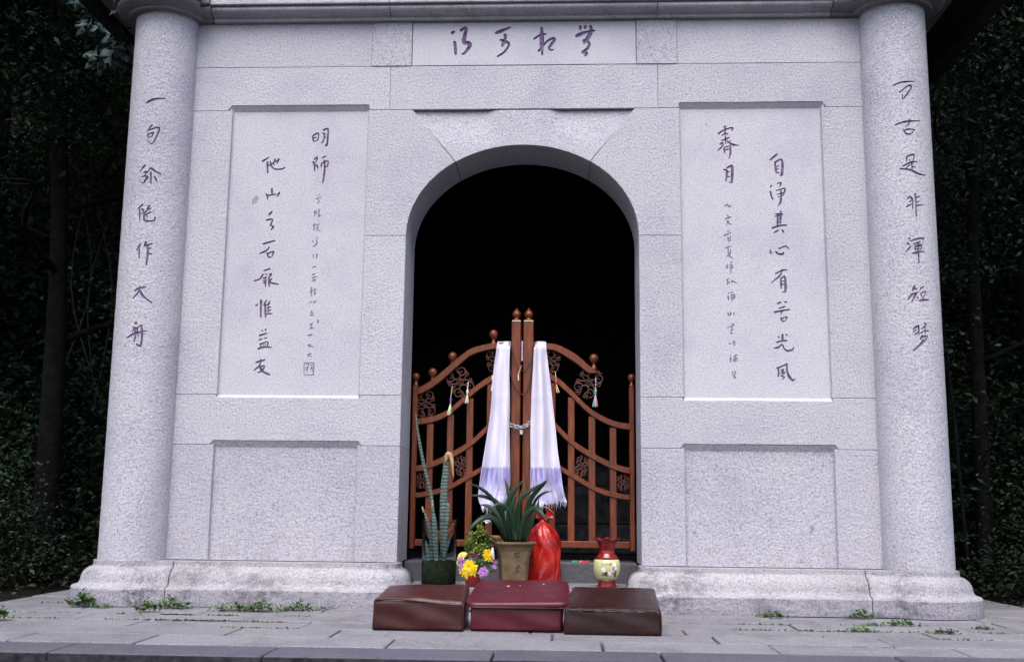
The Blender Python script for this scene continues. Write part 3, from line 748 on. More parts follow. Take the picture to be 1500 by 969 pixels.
# lichen blotch on the left panel and red paint drop / small pits
def blotch(name, x, z, rx, rz, y, mat, parent, rot=0.0, n=14):
    pts = []
    for k in range(n):
        a = 2 * PI * k / n
        r = 1 + random.uniform(-.15, .15)
        px, pz = rx * r * math.cos(a), rz * r * math.sin(a)
        pts.append((x + px * math.cos(rot) - pz * math.sin(rot), y - .0012, z + px * math.sin(rot) + pz * math.cos(rot)))
    pts2 = [(p[0], y + .001, p[2]) for p in pts]
    f = [tuple(range(n))] + [(i, n + i, n + (i + 1) % n, (i + 1) % n) for i in range(n)]
    return add(name, mesh(name, pts + pts2, f), mat, parent)
M_LICHEN = plain('grey_green_lichen', (0.24, 0.25, 0.25), 0.9, 0.1, 0.3, 90)
blotch('lichen_patch', -1.602, 2.346, 0.016, 0.026, 0.025, M_LICHEN, panL, -0.5)
for x, z, r in ((-0.79, 3.47, .008), (-1.5, .50, .008), (0.98, .42, .007), (1.09, 2.80, .006), (-0.72, 3.27, .005), (1.63, .45, .01), (1.66, .52, .008), (1.62, .43, .008)):
    blotch('stone_pit', x, z, r, r * 1.2, 0.0 if abs(x) < XPI or abs(x) > XPO else (0.025 if z > 1 or z < .8 else 0), M_MORTAR, shrine)

# pillars -----------------------------------------------------------
PR, PCX = 0.19, 2.19
for s, key in ((-1, 'pl'), (1, 'pr')):
    chars = parse_strokes(STROKES[key])
    cx = s * PCX
    def mp(u, z, d, cx=cx):
        th = u / PR
        r = PR - d
        return (cx + r * math.sin(th), -r * math.cos(th), z)
    hw = PI * PR
    grid = []
    for i in range(-23, 24):
        u = hw * i / 24
        for k in range(0, 22):
            grid.append((u, ZB + (ZK - ZB) * (k + (0.5 if i % 2 else 0.0)) / 22 + (0.0 if k else 0.002)))
        grid.append((u, ZB)); grid.append((u, ZK))
    (sv, sf), chs = carve((-hw, hw, ZB, ZK), chars, mp, 0.006, 0.003, grid)
    me = mesh('pillar', sv, sf)
    nr = []
    for vtx in me.vertices:
        q = Vector((vtx.co.x - cx, vtx.co.y, 0)).normalized(); nr.append(q)
    me.polygons.foreach_set('use_smooth', [True] * len(me.polygons))
    me.normals_split_custom_set_from_vertices(nr)
    pil = add('pillar', me, G_PILLAR, shrine)
    tag(pil, 'round granite corner pillar with one column of carved characters')
    for kind, vv, ff in chs:
        add('carved_character', mesh('character', vv, ff), M_PAINT, pil)
    if s < 0:
        v, f = lathe([(0.001, 0), (0.006, 0.0004), (0.008, 0.001)], 14)
        th = math.atan2(-2.19 - (-2.19), 1)
        # small red paint drop over the last character
        d = STROKES['pl'].split('|')[-1][1:].split(';')[0].split()[1:]
        du, dz = [float(a) / 1000 for a in d[0].split(',')]
        pts = []
        for k in range(12):
            a = 2 * PI * k / 12
            pts.append(mp(du + .0085 * math.cos(a), dz + .0095 * math.sin(a), -.001))
        add('paint_drop', mesh('drop', pts, [tuple(range(12))]), M_REDDOT, pil)

# moulded base ------------------------------------------------------
PROF = [(-.06, .002), (.125, .002), (.128, .03), (.128, .090), (.123, .099), (.112, .1025), (.100, .105), (.091, .111), (.085, .121),
        (.081, .133), (.079, .146), (.075, .160), (.067, .174), (.055, .187), (.040, .197), (.026, .202), (.020, .206), (.018, .212), (.018, .2345), (-.06, .2345)]
PL_TOP = 5
def base_piece(path, mat=G_BASE, wob=0.0):
    v, f = sweep(PROF, path)
    me = mesh('base', v, f)
    bm = bmesh.new(); bm.from_mesh(me)
    bmesh.ops.recalc_face_normals(bm, faces=bm.faces)
    bm.to_mesh(me); bm.free()
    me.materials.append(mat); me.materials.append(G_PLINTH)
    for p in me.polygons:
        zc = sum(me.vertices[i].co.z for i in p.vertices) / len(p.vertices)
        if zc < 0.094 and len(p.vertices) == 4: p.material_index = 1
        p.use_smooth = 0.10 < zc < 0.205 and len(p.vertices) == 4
    return add('base_stone', me, mat, shrine)

def jitter(p): return p
YB = -0.122
for s in (-1, 1):
    cx = s * PCX
    # round base of the pillar running on into the first stretch of wall base
    xs = 1.905 if s < 0 else 1.868
    path = []
    dx = math.sqrt(PR ** 2 - YB ** 2)
    aend = math.atan2(YB, -s * dx)
    for k in range(0, 49):
        # go round the outside from the back to the front
        if s > 0:
            a = R(110) + (aend + (0) - R(110)) * k / 48 if False else R(100) - (R(100) - aend) * k / 48 if aend < R(100) else 0
        a_start = R(100) if s > 0 else R(80)
        if s > 0:
            a_e = aend            # negative, beyond -90
            a = a_start + (a_e - a_start) * k / 48
        else:
            a_e = aend + (2 * PI if aend < 0 else 0)
            a = a_start + (a_e - a_start) * k / 48
        path.append((cx + PR * math.cos(a), PR * math.sin(a), math.cos(a), math.sin(a)))
    # blend normals into the wall direction
    jx = path[-1][0]
    path = path[:-4]
    path.append((jx - s * 0.03, YB, 0, -1))
    for k in range(1, 4):
        path.append((jx - s * 0.03 + (s * xs - (jx - s * .03)) * k / 3, YB, 0, -1))
    o = base_piece(path)
    tag(o, 'rounded base stone under the corner pillar')
    # long wall base up to the door, returning into the reveal
    x_in = 0.745
    p2 = [(s * (xs - 0.006), YB, 0, -1), (s * 1.4, YB, 0, -1), (s * 1.0, YB, 0, -1), (s * x_in, YB, 0, -1)]
    for k in range(1, 9):
        a = R(90) * k / 8
        p2.append((s * (x_in - .06 * math.sin(a)), YB + .06 - .06 * math.cos(a), -s * math.sin(a), -math.cos(a)))
    p2.append((s * (x_in - .06), 0.10, -s, 0))
    base_piece(p2)
v, f = join([boxd(-2.1, -0.70, YB + .01, 0.3, 0.0, ZB - .002), boxd(0.70, 2.1, YB + .01, 0.3, 0.0, ZB - .002)])
add('base_core', mesh('base_core', v, f), G_BASE, shrine)

# cornice ------------------------------------------------------------
z = ZK + .001
CP = [(-.05, 0), (.030, 0), (.032, .004), (.032, .018), (.036, .021), (.046, .023), (.064, .027), (.080, .034), (.091, .043), (.096, .054),
      (.094, .062), (.086, .067), (.086, .071), (.112, .072), (.114, .076), (.114, .15), (-.05, .15)]
CPz = [(p, z + q) for p, q in CP]
def corn(path, mat, prof=CPz):
    v, f = sweep(prof, path)
    me = mesh('cornice', v, f)
    bm = bmesh.new(); bm.from_mesh(me); bmesh.ops.recalc_face_normals(bm, faces=bm.faces); bm.to_mesh(me); bm.free()
    for p in me.polygons: p.use_smooth = len(p.vertices) == 4 and 0.02 < (sum(me.vertices[i].co.z for i in p.vertices) / 4 - z) < 0.066
    return add('cornice_stone', me, mat, shrine)
cuts = [-1.897, -0.806, 0.80, 1.83]
for a, b in zip(cuts[:-1], cuts[1:]):
    corn([(a + .002, 0, 0, -1), (b - .002, 0, 0, -1)], G_CORN)
for s in (-1, 1):
    cx = s * PCX
    path = []
    CR = PR + .004
    xe = 1.901 if s < 0 else 1.834
    for k in range(41):
        a0_ = R(100) if s > 0 else R(80)
        a1_ = R(-172) if s > 0 else R(352)
        a = a0_ + (a1_ - a0_) * k / 40
        path.append((cx + CR * math.cos(a), CR * math.sin(a), math.cos(a), math.sin(a)))
    path = path[:-4]
    lastx = path[-1][0]
    path.append((s * (abs(lastx) - .07), 0.0, 0, -1))
    path.append((s * xe, 0, 0, -1))
    CP2 = [(p * (1.0 if p < 0 else 1.15), zz) for p, zz in CPz]
    corn(path, G_CAP, CP2)
    # square block of the corner above, with the wide soffit
    xa, xb = (-2.62, -1.90) if s < 0 else (1.835, 2.60)
    v, f = boxd(xa, xb, -0.16, 1.2, 3.60, 3.72, 0.01)
    add('corner_block', mesh('corner_block', v, f), G_CAP, shrine)

# roof slabs / eaves and hip ridge
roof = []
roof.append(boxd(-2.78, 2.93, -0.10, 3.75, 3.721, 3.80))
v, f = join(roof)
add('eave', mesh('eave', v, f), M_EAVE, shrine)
M_TILE = plain('roof_tile', (0.05, 0.05, 0.055), 0.8, 0.2)
rz0, rz1 = 3.801, 5.0
v = [(-2.95, -0.16, rz0), (3.1, -0.16, rz0), (3.1, 3.95, rz0), (-2.95, 3.95, rz0), (0, 1.75, rz1), (.1, 1.75, rz1)]
f = [(0, 1, 5, 4), (1, 2, 5), (2, 3, 4, 5), (3, 0, 4), (0, 3, 2, 1)]
add('roof', mesh('roof', v, f), M_TILE, shrine)

# side walls, back wall, chamber (dark)
sh = [boxd(-2.33, -2.05, DJ, 3.3, 0.0, 3.72), boxd(2.05, 2.33, DJ, 3.3, 0.0, 3.72), boxd(-2.33, 2.33, 3.3, 3.5, 0.0, 3.72)]
v, f = join(sh)
add('side_wall', mesh('side_wall', v, f), G_CAP, shrine)
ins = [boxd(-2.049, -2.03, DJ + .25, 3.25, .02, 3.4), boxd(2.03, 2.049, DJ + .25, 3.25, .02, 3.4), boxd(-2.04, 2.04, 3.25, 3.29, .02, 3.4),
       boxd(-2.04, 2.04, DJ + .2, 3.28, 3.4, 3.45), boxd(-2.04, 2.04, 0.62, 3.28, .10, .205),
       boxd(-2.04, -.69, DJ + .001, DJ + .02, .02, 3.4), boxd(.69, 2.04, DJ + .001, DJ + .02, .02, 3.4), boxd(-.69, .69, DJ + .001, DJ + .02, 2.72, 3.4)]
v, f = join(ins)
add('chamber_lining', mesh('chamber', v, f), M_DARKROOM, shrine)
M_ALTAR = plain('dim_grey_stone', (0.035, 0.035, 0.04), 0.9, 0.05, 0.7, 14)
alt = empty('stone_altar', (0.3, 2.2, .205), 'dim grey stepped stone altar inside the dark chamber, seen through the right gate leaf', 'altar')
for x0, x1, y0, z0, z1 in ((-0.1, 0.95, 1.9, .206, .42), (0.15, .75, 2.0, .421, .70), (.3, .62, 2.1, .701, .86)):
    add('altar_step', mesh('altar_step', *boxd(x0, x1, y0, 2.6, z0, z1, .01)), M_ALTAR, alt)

# doorstep and threshold
add('doorstep', mesh('doorstep', *boxd(-0.62, 0.62, -0.24, 0.262, 0.003, 0.12, 0.006)), G_PAVE, shrine)
add('threshold', mesh('threshold', *boxd(-0.679, 0.679, 0.25, 0.62, 0.09, 0.232, 0.006)), G_SILL, shrine)

# ================================================================== PLATFORM AND PAVING
plat = tag(add('stone_platform', mesh('platform', *boxd(-2.87, 2.92, -1.955, 3.6, -0.50, -0.037)), M_JOINT), kind='structure')
rows = [-1.975, -1.70, -1.41, -1.13, -0.87, -0.63, -0.40, -0.12, 0.25, 0.7, 1.2, 1.8, 2.5, 3.5]
fixed = {0: [-2.6, -1.70, -0.88, -0.02, .62, 1.52, 2.2], 1: [-2.0, -1.478, -0.46, .405, 1.10, 1.85, 2.5], 2: [-2.3, -1.2, -.75, .2, .9, 1.62, 2.35],
         3: [-2.4, -1.75, -.95, .1, .8, 1.9], 4: [-2.1, -1.3, -.3, .65, 1.35, 2.15], 5: [-2.45, -1.6, -.6, .4, 1.5, 2.4]}
def slab_top(x0, x1, y0, y1, dz, mat, th=0.05):
    g = 0.0055
    ch = 0.004
    nx = max(2, int((x1 - x0) / 0.09)); 
    P = []
    for k in range(nx + 1): P.append((x0 + (x1 - x0) * k / nx, y0))
    for k in range(1, 4): P.append((x1, y0 + (y1 - y0) * k / 3))
    for k in range(1, nx + 1): P.append((x1 - (x1 - x0) * k / nx, y1))
    for k in range(1, 3): P.append((x0, y1 - (y1 - y0) * k / 3))
    n = len(P)
    cx, cy = (x0 + x1) / 2, (y0 + y1) / 2
    def sh_(p, d):
        jx = noise.noise(Vector((p[0] * 9, p[1] * 9, 1.3))) * .004
        jy = noise.noise(Vector((p[0] * 9, p[1] * 9, 7.7))) * .004
        x = min(max(p[0] + jx, x0 + d), x1 - d); y = min(max(p[1] + jy, y0 + d), y1 - d)
        return x, y
    tx, ty = random.uniform(-.002, .002), random.uniform(-.003, .003)
    V = []
    for d, z in ((g, dz - th), (g, dz - ch), (g + ch, dz)):
        for p in P:
            x, y = sh_(p, d)
            V.append((x, y, z + (x - cx) * tx + (y - cy) * ty))
    F = []
    for l in range(2):
        for i in range(n):
            j = (i + 1) % n
            F.append((l * n + i, l * n + j, (l + 1) * n + j, (l + 1) * n + i))
    F.append(tuple(range(2 * n, 3 * n)))
    me = mesh('slab', V, F)
    me.materials.append(mat)
    if y0 < -1.9:                       # the outer kerb: mossy dark front face
        me.materials.append(M_KERBFACE)
        for p in me.polygons:
            if p.normal.y < -.7 and abs(p.normal.z) < .5: p.material_index = 1
    return add('paving_slab', me, None, plat)
for i in range(len(rows) - 1):
    y0, y1 = rows[i], rows[i + 1]
    js = fixed.get(i)
    if js is None:
        js = []; x = -2.9 + random.uniform(.4, .9)
        while x < 2.6:
            js.append(x); x += random.uniform(.55, 1.1)
    xs = [-2.89] + js + [2.94]
    for a, b in zip(xs[:-1], xs[1:]):
        if i >= 8 and a > -2.2 and b < 2.2: continue      # under the building
        if b - a < .05: continue
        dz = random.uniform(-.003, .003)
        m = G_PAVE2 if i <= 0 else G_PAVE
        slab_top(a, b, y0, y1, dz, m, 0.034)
# darker weathered face of the step and the lower landing
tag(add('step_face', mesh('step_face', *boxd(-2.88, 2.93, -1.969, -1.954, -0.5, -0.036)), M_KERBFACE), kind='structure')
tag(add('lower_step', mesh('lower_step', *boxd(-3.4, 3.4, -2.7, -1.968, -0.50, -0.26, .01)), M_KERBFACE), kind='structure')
# ================================================================== THE GATE: two carved wooden leaves
GY = 0.42
M_NAIL = plain('pale_chipped_edge', (0.45, 0.40, 0.36), 0.8)
def strip_mesh(ts, bs, y0, y1, n=5):
    """rail between a top line and a bottom line [(x,z)], extruded in y, bevelled arrises"""
    T = catmull([Vector((p[0], 0, p[1])) for p in ts], n)
    B = catmull([Vector((p[0], 0, p[1])) for p in bs], n)
    V, F = [], []
    m = len(T)
    for i in range(m):
        t, b = T[i], B[i]
        d = (b - t).normalized() * .004
        sec = [(t + d, y0), (t, y0 + .005), (t, y1), (b, y1), (b, y0 + .005), (b - d, y0)]
        for p, y in sec: V.append((p.x, y, p.z))
    k = 6
    for i in range(m - 1):
        for j in range(k):
            j2 = (j + 1) % k
            F.append((i * k + j, (i + 1) * k + j, (i + 1) * k + j2, i * k + j2))
    F.append(tuple(range(k))); F.append(tuple((m - 1) * k + j for j in range(k - 1, -1, -1)))
    me = mesh('rail', V, F)
    bm = bmesh.new(); bm.from_mesh(me); bmesh.ops.recalc_face_normals(bm, faces=bm.faces); bm.to_mesh(me); bm.free()
    return me

def finial_mesh(kind):
    if kind == 'onion':
        pr = [(.026, 0), (.027, .006), (.018, .012), (.014, .018), (.020, .024), (.0265, .034), (.027, .044), (.022, .056), (.013, .066), (.006, .074), (.001, .083)]
        return lathe(pr, 16)
    pr = [(.018, -.03), (.018, -.004), (.011, .002), (.012, .012), (.010, .018), (.018, .026), (.0245, .036), (.0275, .048), (.0265, .060), (.020, .071), (.009, .078), (.001, .079)]
    def fn(a, r, z, j):
        return r * (1 - .05 * (abs(math.sin(4 * a)) ** 6) * (1 if j > 5 else 0)), z
    return lathe(pr, 24, fn=fn)
ME_ONION = mesh('onion', *finial_mesh('onion'))
ME_BALL = mesh('ball', *finial_mesh('ball'))

def scroll(cx, cz, r0, turns, a0, hand, rad=.0045, r1=.004, n=26):
    pts = []
    for k in range(n):
        t = k / (n - 1)
        r = r0 * (1 - t) + r1 * t
        a = a0 + hand * turns * 2 * PI * t
        pts.append((cx + r * math.cos(a), 0, cz + r * math.sin(a)))
    rr = [rad * (1 - .45 * k / (n - 1)) for k in range(n)]
    return tube(pts, rr, 5)
def ornament_mesh(w, h, dense=True):
    """openwork scroll panel, centred, in the XZ plane"""
    parts = []
    q = .5
    parts.append(scroll(0, 0, .020, 1.0, 0, 1, .0045, .020, 18))
    parts.append(scroll(0, 0, .009, 1.0, 0, 1, .005, .009, 12))
    for a in range(4):
        an = a * PI / 2
        parts.append(tube([(.009 * math.cos(an), 0, .009 * math.sin(an)), (.022 * math.cos(an), 0, .022 * math.sin(an))], .003, 4))
    for sx in (-1, 1):
        for sz in (-1, 1):
            x, z = sx * w * .27, sz * h * .30
            base = math.atan2(-sz, -sx)
            parts.append(scroll(x, z, w * .21, 1.35, base, sx * sz, .0048))
            parts.append(scroll(sx * w * .40, sz * h * .10, w * .09, 1.2, math.atan2(sz, -sx), -sx * sz, .004, .003, 16))
            parts.append(scroll(sx * w * .12, sz * h * .44, w * .08, 1.2, math.atan2(-sz, sx), sx * sz, .0038, .003, 16))
            parts.append(tube(catmull([(0, 0, sz * .02), (sx * w * .16, 0, sz * h * .20), (sx * w * .10, 0, sz * h * .38), (sx * w * .30, 0, sz * h * .48)], 4), [.005] * 12 + [.003], 5))
            parts.append(tube(catmull([(sx * .02, 0, 0), (sx * w * .30, 0, sz * h * .06), (sx * w * .48, 0, sz * h * .22)], 4), .0042, 5))
    V, F = join(parts)
    V = [(x, y * 1.0, z) for x, y, z in V]
    me = mesh('ornament', V, F)
    me.polygons.foreach_set('use_smooth', [True] * len(me.polygons))
    return me
ME_ORN = ornament_mesh(.15, .19)
ME_ORN2 = ornament_mesh(.085, .16)
for m_ in (ME_ONION, ME_BALL): m_.polygons.foreach_set('use_smooth', [True] * len(m_.polygons)); m_.materials.append(M_WOOD)
ME_ORN.materials.append(M_CARVED); ME_ORN2.materials.append(M_CARVED)

def gate_leaf(s, label):
    g = empty('gate_leaf', (s * .66, GY, .29), label, 'gate', 'two leaves of the carved wooden gate')
    def part(name, me, mat=M_WOOD, smooth=False): return add(name, me, mat, g, smooth)
    def inst(name, me, loc, rot=0.0, sc=(1, 1, 1)):
        o = bpy.data.objects.new(name, me); COL.objects.link(o)
        o.parent = g; o.matrix_parent_inverse = WM(g).inverted()
        o.location = loc; o.rotation_euler = (0, rot, 0); o.scale = sc
        return o
    x0, x1 = (-.073, -.014) if s < 0 else (.000, .063)
    # meeting stile, slightly tapering rounded shoulders
    v, f = boxd(x0, x1, .388, .448, .295, 1.672, .006)
    part('stile', mesh('stile', v, f))
    v, f = boxd(x0 + .002, x1 - .002, .389, .447, 1.673, 1.682, .002)
    part('stile_cap', mesh('stile_cap', v, f), M_NAIL)
    inst('finial', ME_ONION, ((x0 + x1) / 2, .418, 1.682))
    # hinge stile
    hx0, hx1 = (-.676, -.644) if s < 0 else (.646, .676)
    part('hinge_stile', mesh('hinge', *boxd(hx0, hx1, .40, .445, .295, 1.275, .005)))
    inst('finial', ME_BALL, ((hx0 + hx1) / 2, .42, 1.292), 0, (.82, .82, .82))
    xs = x0 if s < 0 else x1
    if s < 0:
        top = ([(-.073, 1.545), (-.189, 1.541), (-.311, 1.511), (-.395, 1.455), (-.519, 1.345), (-.60, 1.285), (-.645, 1.262)],
               [(-.073, 1.506), (-.189, 1.502), (-.311, 1.468), (-.395, 1.402), (-.519, 1.291), (-.60, 1.238), (-.645, 1.218)])
        sec = ([(-.073, 1.375), (-.150, 1.362), (-.21, 1.332), (-.278, 1.286), (-.361, 1.212), (-.456, 1.130), (-.55, 1.090), (-.645, 1.074)],
               [(-.073, 1.335), (-.150, 1.322), (-.21, 1.290), (-.278, 1.244), (-.361, 1.170), (-.456, 1.092), (-.55, 1.050), (-.645, 1.034)])
    else:
        top = ([(.063, 1.545), (.131, 1.542), (.211, 1.532), (.32, 1.476), (.391, 1.416), (.430, 1.385), (.460, 1.362)],
               [(.063, 1.506), (.131, 1.503), (.211, 1.487), (.32, 1.420), (.385, 1.368), (.412, 1.357), (.458, 1.359)])
        sec = ([(.063, 1.375), (.140, 1.362), (.204, 1.335), (.279, 1.272), (.391, 1.160), (.45, 1.118), (.515, 1.084), (.58, 1.062), (.648, 1.052)],
               [(.063, 1.335), (.140, 1.322), (.204, 1.293), (.279, 1.228), (.391, 1.119), (.45, 1.078), (.515, 1.045), (.58, 1.024), (.648, 1.013)])
    thr = ([(s * .07, 1.150), (s * .15, 1.108), (s * .236, 1.018), (s * .318, .942), (s * .421, .878), (s * .522, .826), (s * .60, .798), (s * .646, .788)],
           [(s * .07, 1.108), (s * .15, 1.066), (s * .236, .976), (s * .318, .902), (s * .421, .838), (s * .522, .787), (s * .60, .760), (s * .646, .750)])
    fou = ([(s * .07, .905), (s * .15, .858), (s * .253, .783), (s * .335, .738), (s * .426, .683), (s * .516, .650), (s * .60, .632), (s * .646, .626)],
           [(s * .07, .870), (s * .15, .824), (s * .253, .750), (s * .335, .702), (s * .426, .650), (s * .516, .617), (s * .60, .600), (s * .646, .595)])
    for t, b in (top, sec, thr, fou): part('rail', strip_mesh(t, b, .394, .440))
    a, b = sorted((xs, hx1 if s < 0 else hx0))
    part('rail', mesh('rail', *boxd(min(a, b) + .001 if s > 0 else hx1 + .001, (hx0 - .001) if s > 0 else x0 - .001, .394, .44, .312, .352, .004)))
    # upright bars, running from the second rail down to the bottom rail
    bars = [(-.564, 1.045), (-.440, 1.10), (-.322, 1.20), (-.199, 1.29)] if s < 0 else [(.295, 1.21), (.420, 1.095), (.547, 1.03), (.178, 1.30)]
    for bx, zt in bars:
        zt2 = zt
        part('upright_bar', mesh('bar', *boxd(bx - .0205, bx + .0205, .404, .434, .35, zt2, .003)))
    # carved openwork between the rails
    inst('scroll_ornament', ME_ORN, (s * .388 if s < 0 else .400, .417, 1.300), s * R(30), (1, 1.4, 1))
    if s < 0:
        inst('scroll_ornament', ME_ORN, (-.600, .417, 1.166), s * R(8), (.85, 1.4, .92))
    inst('scroll_ornament', ME_ORN, (s * .165, .417, 1.435), s * R(8), (.85, 1.4, .80))
    inst('scroll_ornament', ME_ORN2, (s * .372 if s < 0 else .357, .417, .790 if s < 0 else .795), s * R(14), (.9, 1.3, .82))
    inst('scroll_ornament', ME_ORN2, (s * .607, .417, .700), 0, (.85, 1.3, .62))
    for fx, fz in ([(-.185, 1.545), (-.437, 1.405), (-.557, 1.305)] if s < 0 else [(.433, 1.397)]):
        inst('finial', ME_BALL, (fx, .417, fz + .003), 0, (1, 1, 1))
    return g
gate_leaf(-1, 'left leaf of the red-brown carved gate, its arched top rail with three ball finials')
gate_leaf(1, 'right leaf of the red-brown carved gate, its broken top rail ending in a point')

# ------------------------------------------------------------------ cloth: white ceremonial scarves
def scarf_mat():
    m, nt, b = newmat('white_satin_scarf', 0.42, 0.4)
    uv = N(nt, 'ShaderNodeUVMap').outputs[0]
    sep = N(nt, 'ShaderNodeSeparateXYZ'); nt.links.new(uv, sep.inputs[0])
    mp = N(nt, 'ShaderNodeMapping'); mp.inputs['Scale'].default_value = (26, 7, 1); nt.links.new(uv, mp.inputs[0])
    pat = noise_n(nt, mp.outputs[0], 1.0, 3, 0.6)
    jit = noise_n(nt, uv, 18, 3, 0.7)
    ad = N(nt, 'ShaderNodeMath', operation='MULTIPLY_ADD')
    nt.links.new(jit, ad.inputs[0]); ad.inputs[1].default_value = .05
    nt.links.new(sep.outputs[1], ad.inputs[2])
    band = ramp(nt, ad.outputs[0], [(0.0, (0, 0, 0)), (.775, (0, 0, 0)), (.785, (1, 1, 1)), (.86, (.95, .95, .95)), (.90, (.6, .6, .6)), (1, (.5, .5, .5))])
    patr = ramp(nt, pat, [(.36, (.44, .42, .60)), (.52, (.24, .21, .44)), (.64, (.15, .12, .34))])
    c = mixc(nt, band, (.55, .53, .64), patr)
    nt.links.new(c, b.inputs['Base Color'])
    b.inputs['Sheen Weight'].default_value = .3
    h = noise_n(nt, mp.outputs[0], 1.6, 4, 0.6)
    bump(nt, b, h, .0012)
    return m
M_SCARF = scarf_mat()
def scarf(label, Lp, Rp, seed, folds, loc, depth):
    """Lp/Rp: edge points (x,z) top to bottom"""
    rnd = random.Random(seed)
    rows_, cols_ = 70, 30
    L = catmull([Vector((a, 0, b)) for a, b in Lp], 12); Rr = catmull([Vector((a, 0, b)) for a, b in Rp], 12)
    def at(c, t):
        k = t * (len(c) - 1); i = min(int(k), len(c) - 2); return c[i].lerp(c[i + 1], k - i)
    V, F, UV = [], [], []
    for i in range(rows_ + 1):
        t = i / rows_
        l, r = at(L, t), at(Rr, t)
        for j in range(cols_ + 1):
            u = j / cols_
            p = l.lerp(r, u)
            amp = .010 + .028 * t
            y = depth - amp * (math.sin(folds * PI * 2 * u + seed + .6 * math.sin(3 * t + seed)) + .45 * math.sin(folds * 3.7 * u + 3 * t + seed) + .5 * noise.noise(Vector((u * 5, t * 2.2, seed))))
            y += .012 * noise.noise(Vector((u * 3, t * 7, seed))) - .02 * t
            if t < .05: y += (0.05 - t) * 1.1
            crease = 0
            for cc in (.30, .55, .775): crease += math.exp(-((t - cc) / .006) ** 2)
            y -= .003 * crease
            zz = p.z
            if t > .93:
                zz += (t - .93) / .07 * .03 * noise.noise(Vector((u * 16, 1, seed)))
            V.append((p.x + .006 * noise.noise(Vector((u * 4, t * 6, seed + 9))), y, zz)); UV.append((u, (1.552 - p.z) / 1.02))
    for i in range(rows_):
        for j in range(cols_):
            a = i * (cols_ + 1) + j
            F.append((a, a + 1, a + cols_ + 2, a + cols_ + 1))
    me = mesh('scarf', V, F)
    ul = me.uv_layers.new(name='UVMap')
    for lp in me.loops: ul.data[lp.index].uv = UV[lp.vertex_index]
    o = add('ceremonial_scarf', me, M_SCARF, None, True)
    sm = o.modifiers.new('thickness', 'SOLIDIFY'); sm.thickness = .0015
    tag(o, label, 'scarf', 'white scarves hung over the gate')
    # fringe threads at the hem
    parts = []
    for j in range(0, cols_ + 1):
        a = Vector(V[rows_ * (cols_ + 1) + j])
        ln = rnd.uniform(.012, .030)
        parts.append(tube([a + Vector((0, 0, .004)), a + Vector((rnd.uniform(-.006, .006), rnd.uniform(-.004, .004), -ln))], [.0016, .0006], 3))
    v, f = join(parts)
    fr = add('fringe', mesh('fringe', v, f), M_SCARF, o)
    tag(fr, kind='stuff')
    return o
scarf('white satin scarf with violet band hanging on the left gate leaf', 
      [(-.158, 1.552), (-.172, 1.40), (-.19, 1.15), (-.222, .90), (-.250, .68), (-.256, .60), (-.232, .535)],
      [(-.078, 1.552), (-.080, 1.40), (-.079, 1.15), (-.074, .90), (-.072, .70), (-.085, .60), (-.098, .56)], 2.3, 1.25, 0, .352)
scarf('white satin scarf with violet hem hanging on the right gate leaf, flaring to the right',
      [(.070, 1.552), (.062, 1.40), (.052, 1.15), (.050, .90), (.052, .72), (.055, .60), (.070, .545)],
      [(.138, 1.552), (.155, 1.40), (.185, 1.15), (.212, .90), (.236, .74), (.252, .64), (.268, .585)], 5.1, 1.1, 0, .352)

# bead strings looped over the two meeting stiles
M_BEAD = plain('dark_wooden_beads', (0.045, 0.022, 0.022), 0.35, 0.5)
def beads(label, pts, r, step):
    c = catmull(pts, 14)
    parts = []; acc = 0; last = c[0]
    bm = bmesh.new(); bmesh.ops.create_icosphere(bm, subdivisions=1, radius=r)
    bv = [tuple(v.co) for v in bm.verts]; bf = [tuple(v.index for v in f.verts) for f in bm.faces]; bm.free()
    for p in c[1:]:
        acc += (p - last).length; last = p
        if acc >= step:
            acc = 0
            parts.append(([(p.x + a, p.y + b, p.z + d) for a, b, d in bv], bf))
    parts.append(tube(c, r * .3, 4))
    v, f = join(parts)
    o = add('bead_string', mesh('beads', v, f), M_BEAD, None, True)
    return tag(o, label, 'prayer beads', 'bead strings on the gate')
beads('long dark bead string hanging lowest across the two middle gate posts',
      [(-.086, .372, 1.545), (-.082, .376, 1.42), (-.062, .378, 1.30), (-.020, .378, 1.232), (.012, .378, 1.228), (.042, .378, 1.29), (.056, .378, 1.40), (.074, .372, 1.545)], .0042, .0085)
beads('shorter dark bead string looped across the two middle gate posts, above the longer one',
      [(-.078, .368, 1.54), (-.058, .376, 1.46), (-.03, .378, 1.39), (.004, .378, 1.365), (.034, .378, 1.40), (.060, .376, 1.47), (.070, .370, 1.545)], .0036, .0075)
M_TAG = plain('ivory_tag', (0.55, 0.50, 0.36), 0.5)
t = empty('bead_pendant', (-.027, .37, 1.33), 'small ivory coloured pendant hanging between the middle gate posts', 'pendant')
add('bead_cord', mesh('cord', *tube([(-.010, .376, 1.40), (-.020, .372, 1.37), (-.027, .37, 1.345)], .0015, 4)), M_TAG, t)
add('pendant_bar', mesh('pendant', *boxd(-.031, -.023, .362, .370, 1.305, 1.346, .002)), M_TAG, t)

# violet cloth scrap wedged between the stiles
M_VCLOTH = plain('pale_violet_cloth', (0.38, 0.33, 0.55), 0.7)
o = add('cloth_scrap', mesh('scrap', *boxd(-.0125, -.0015, .40, .43, 1.43, 1.555, .003)), M_VCLOTH)
tag(o, 'pale violet scrap of cloth stuffed in the gap between the two gate posts', 'cloth')

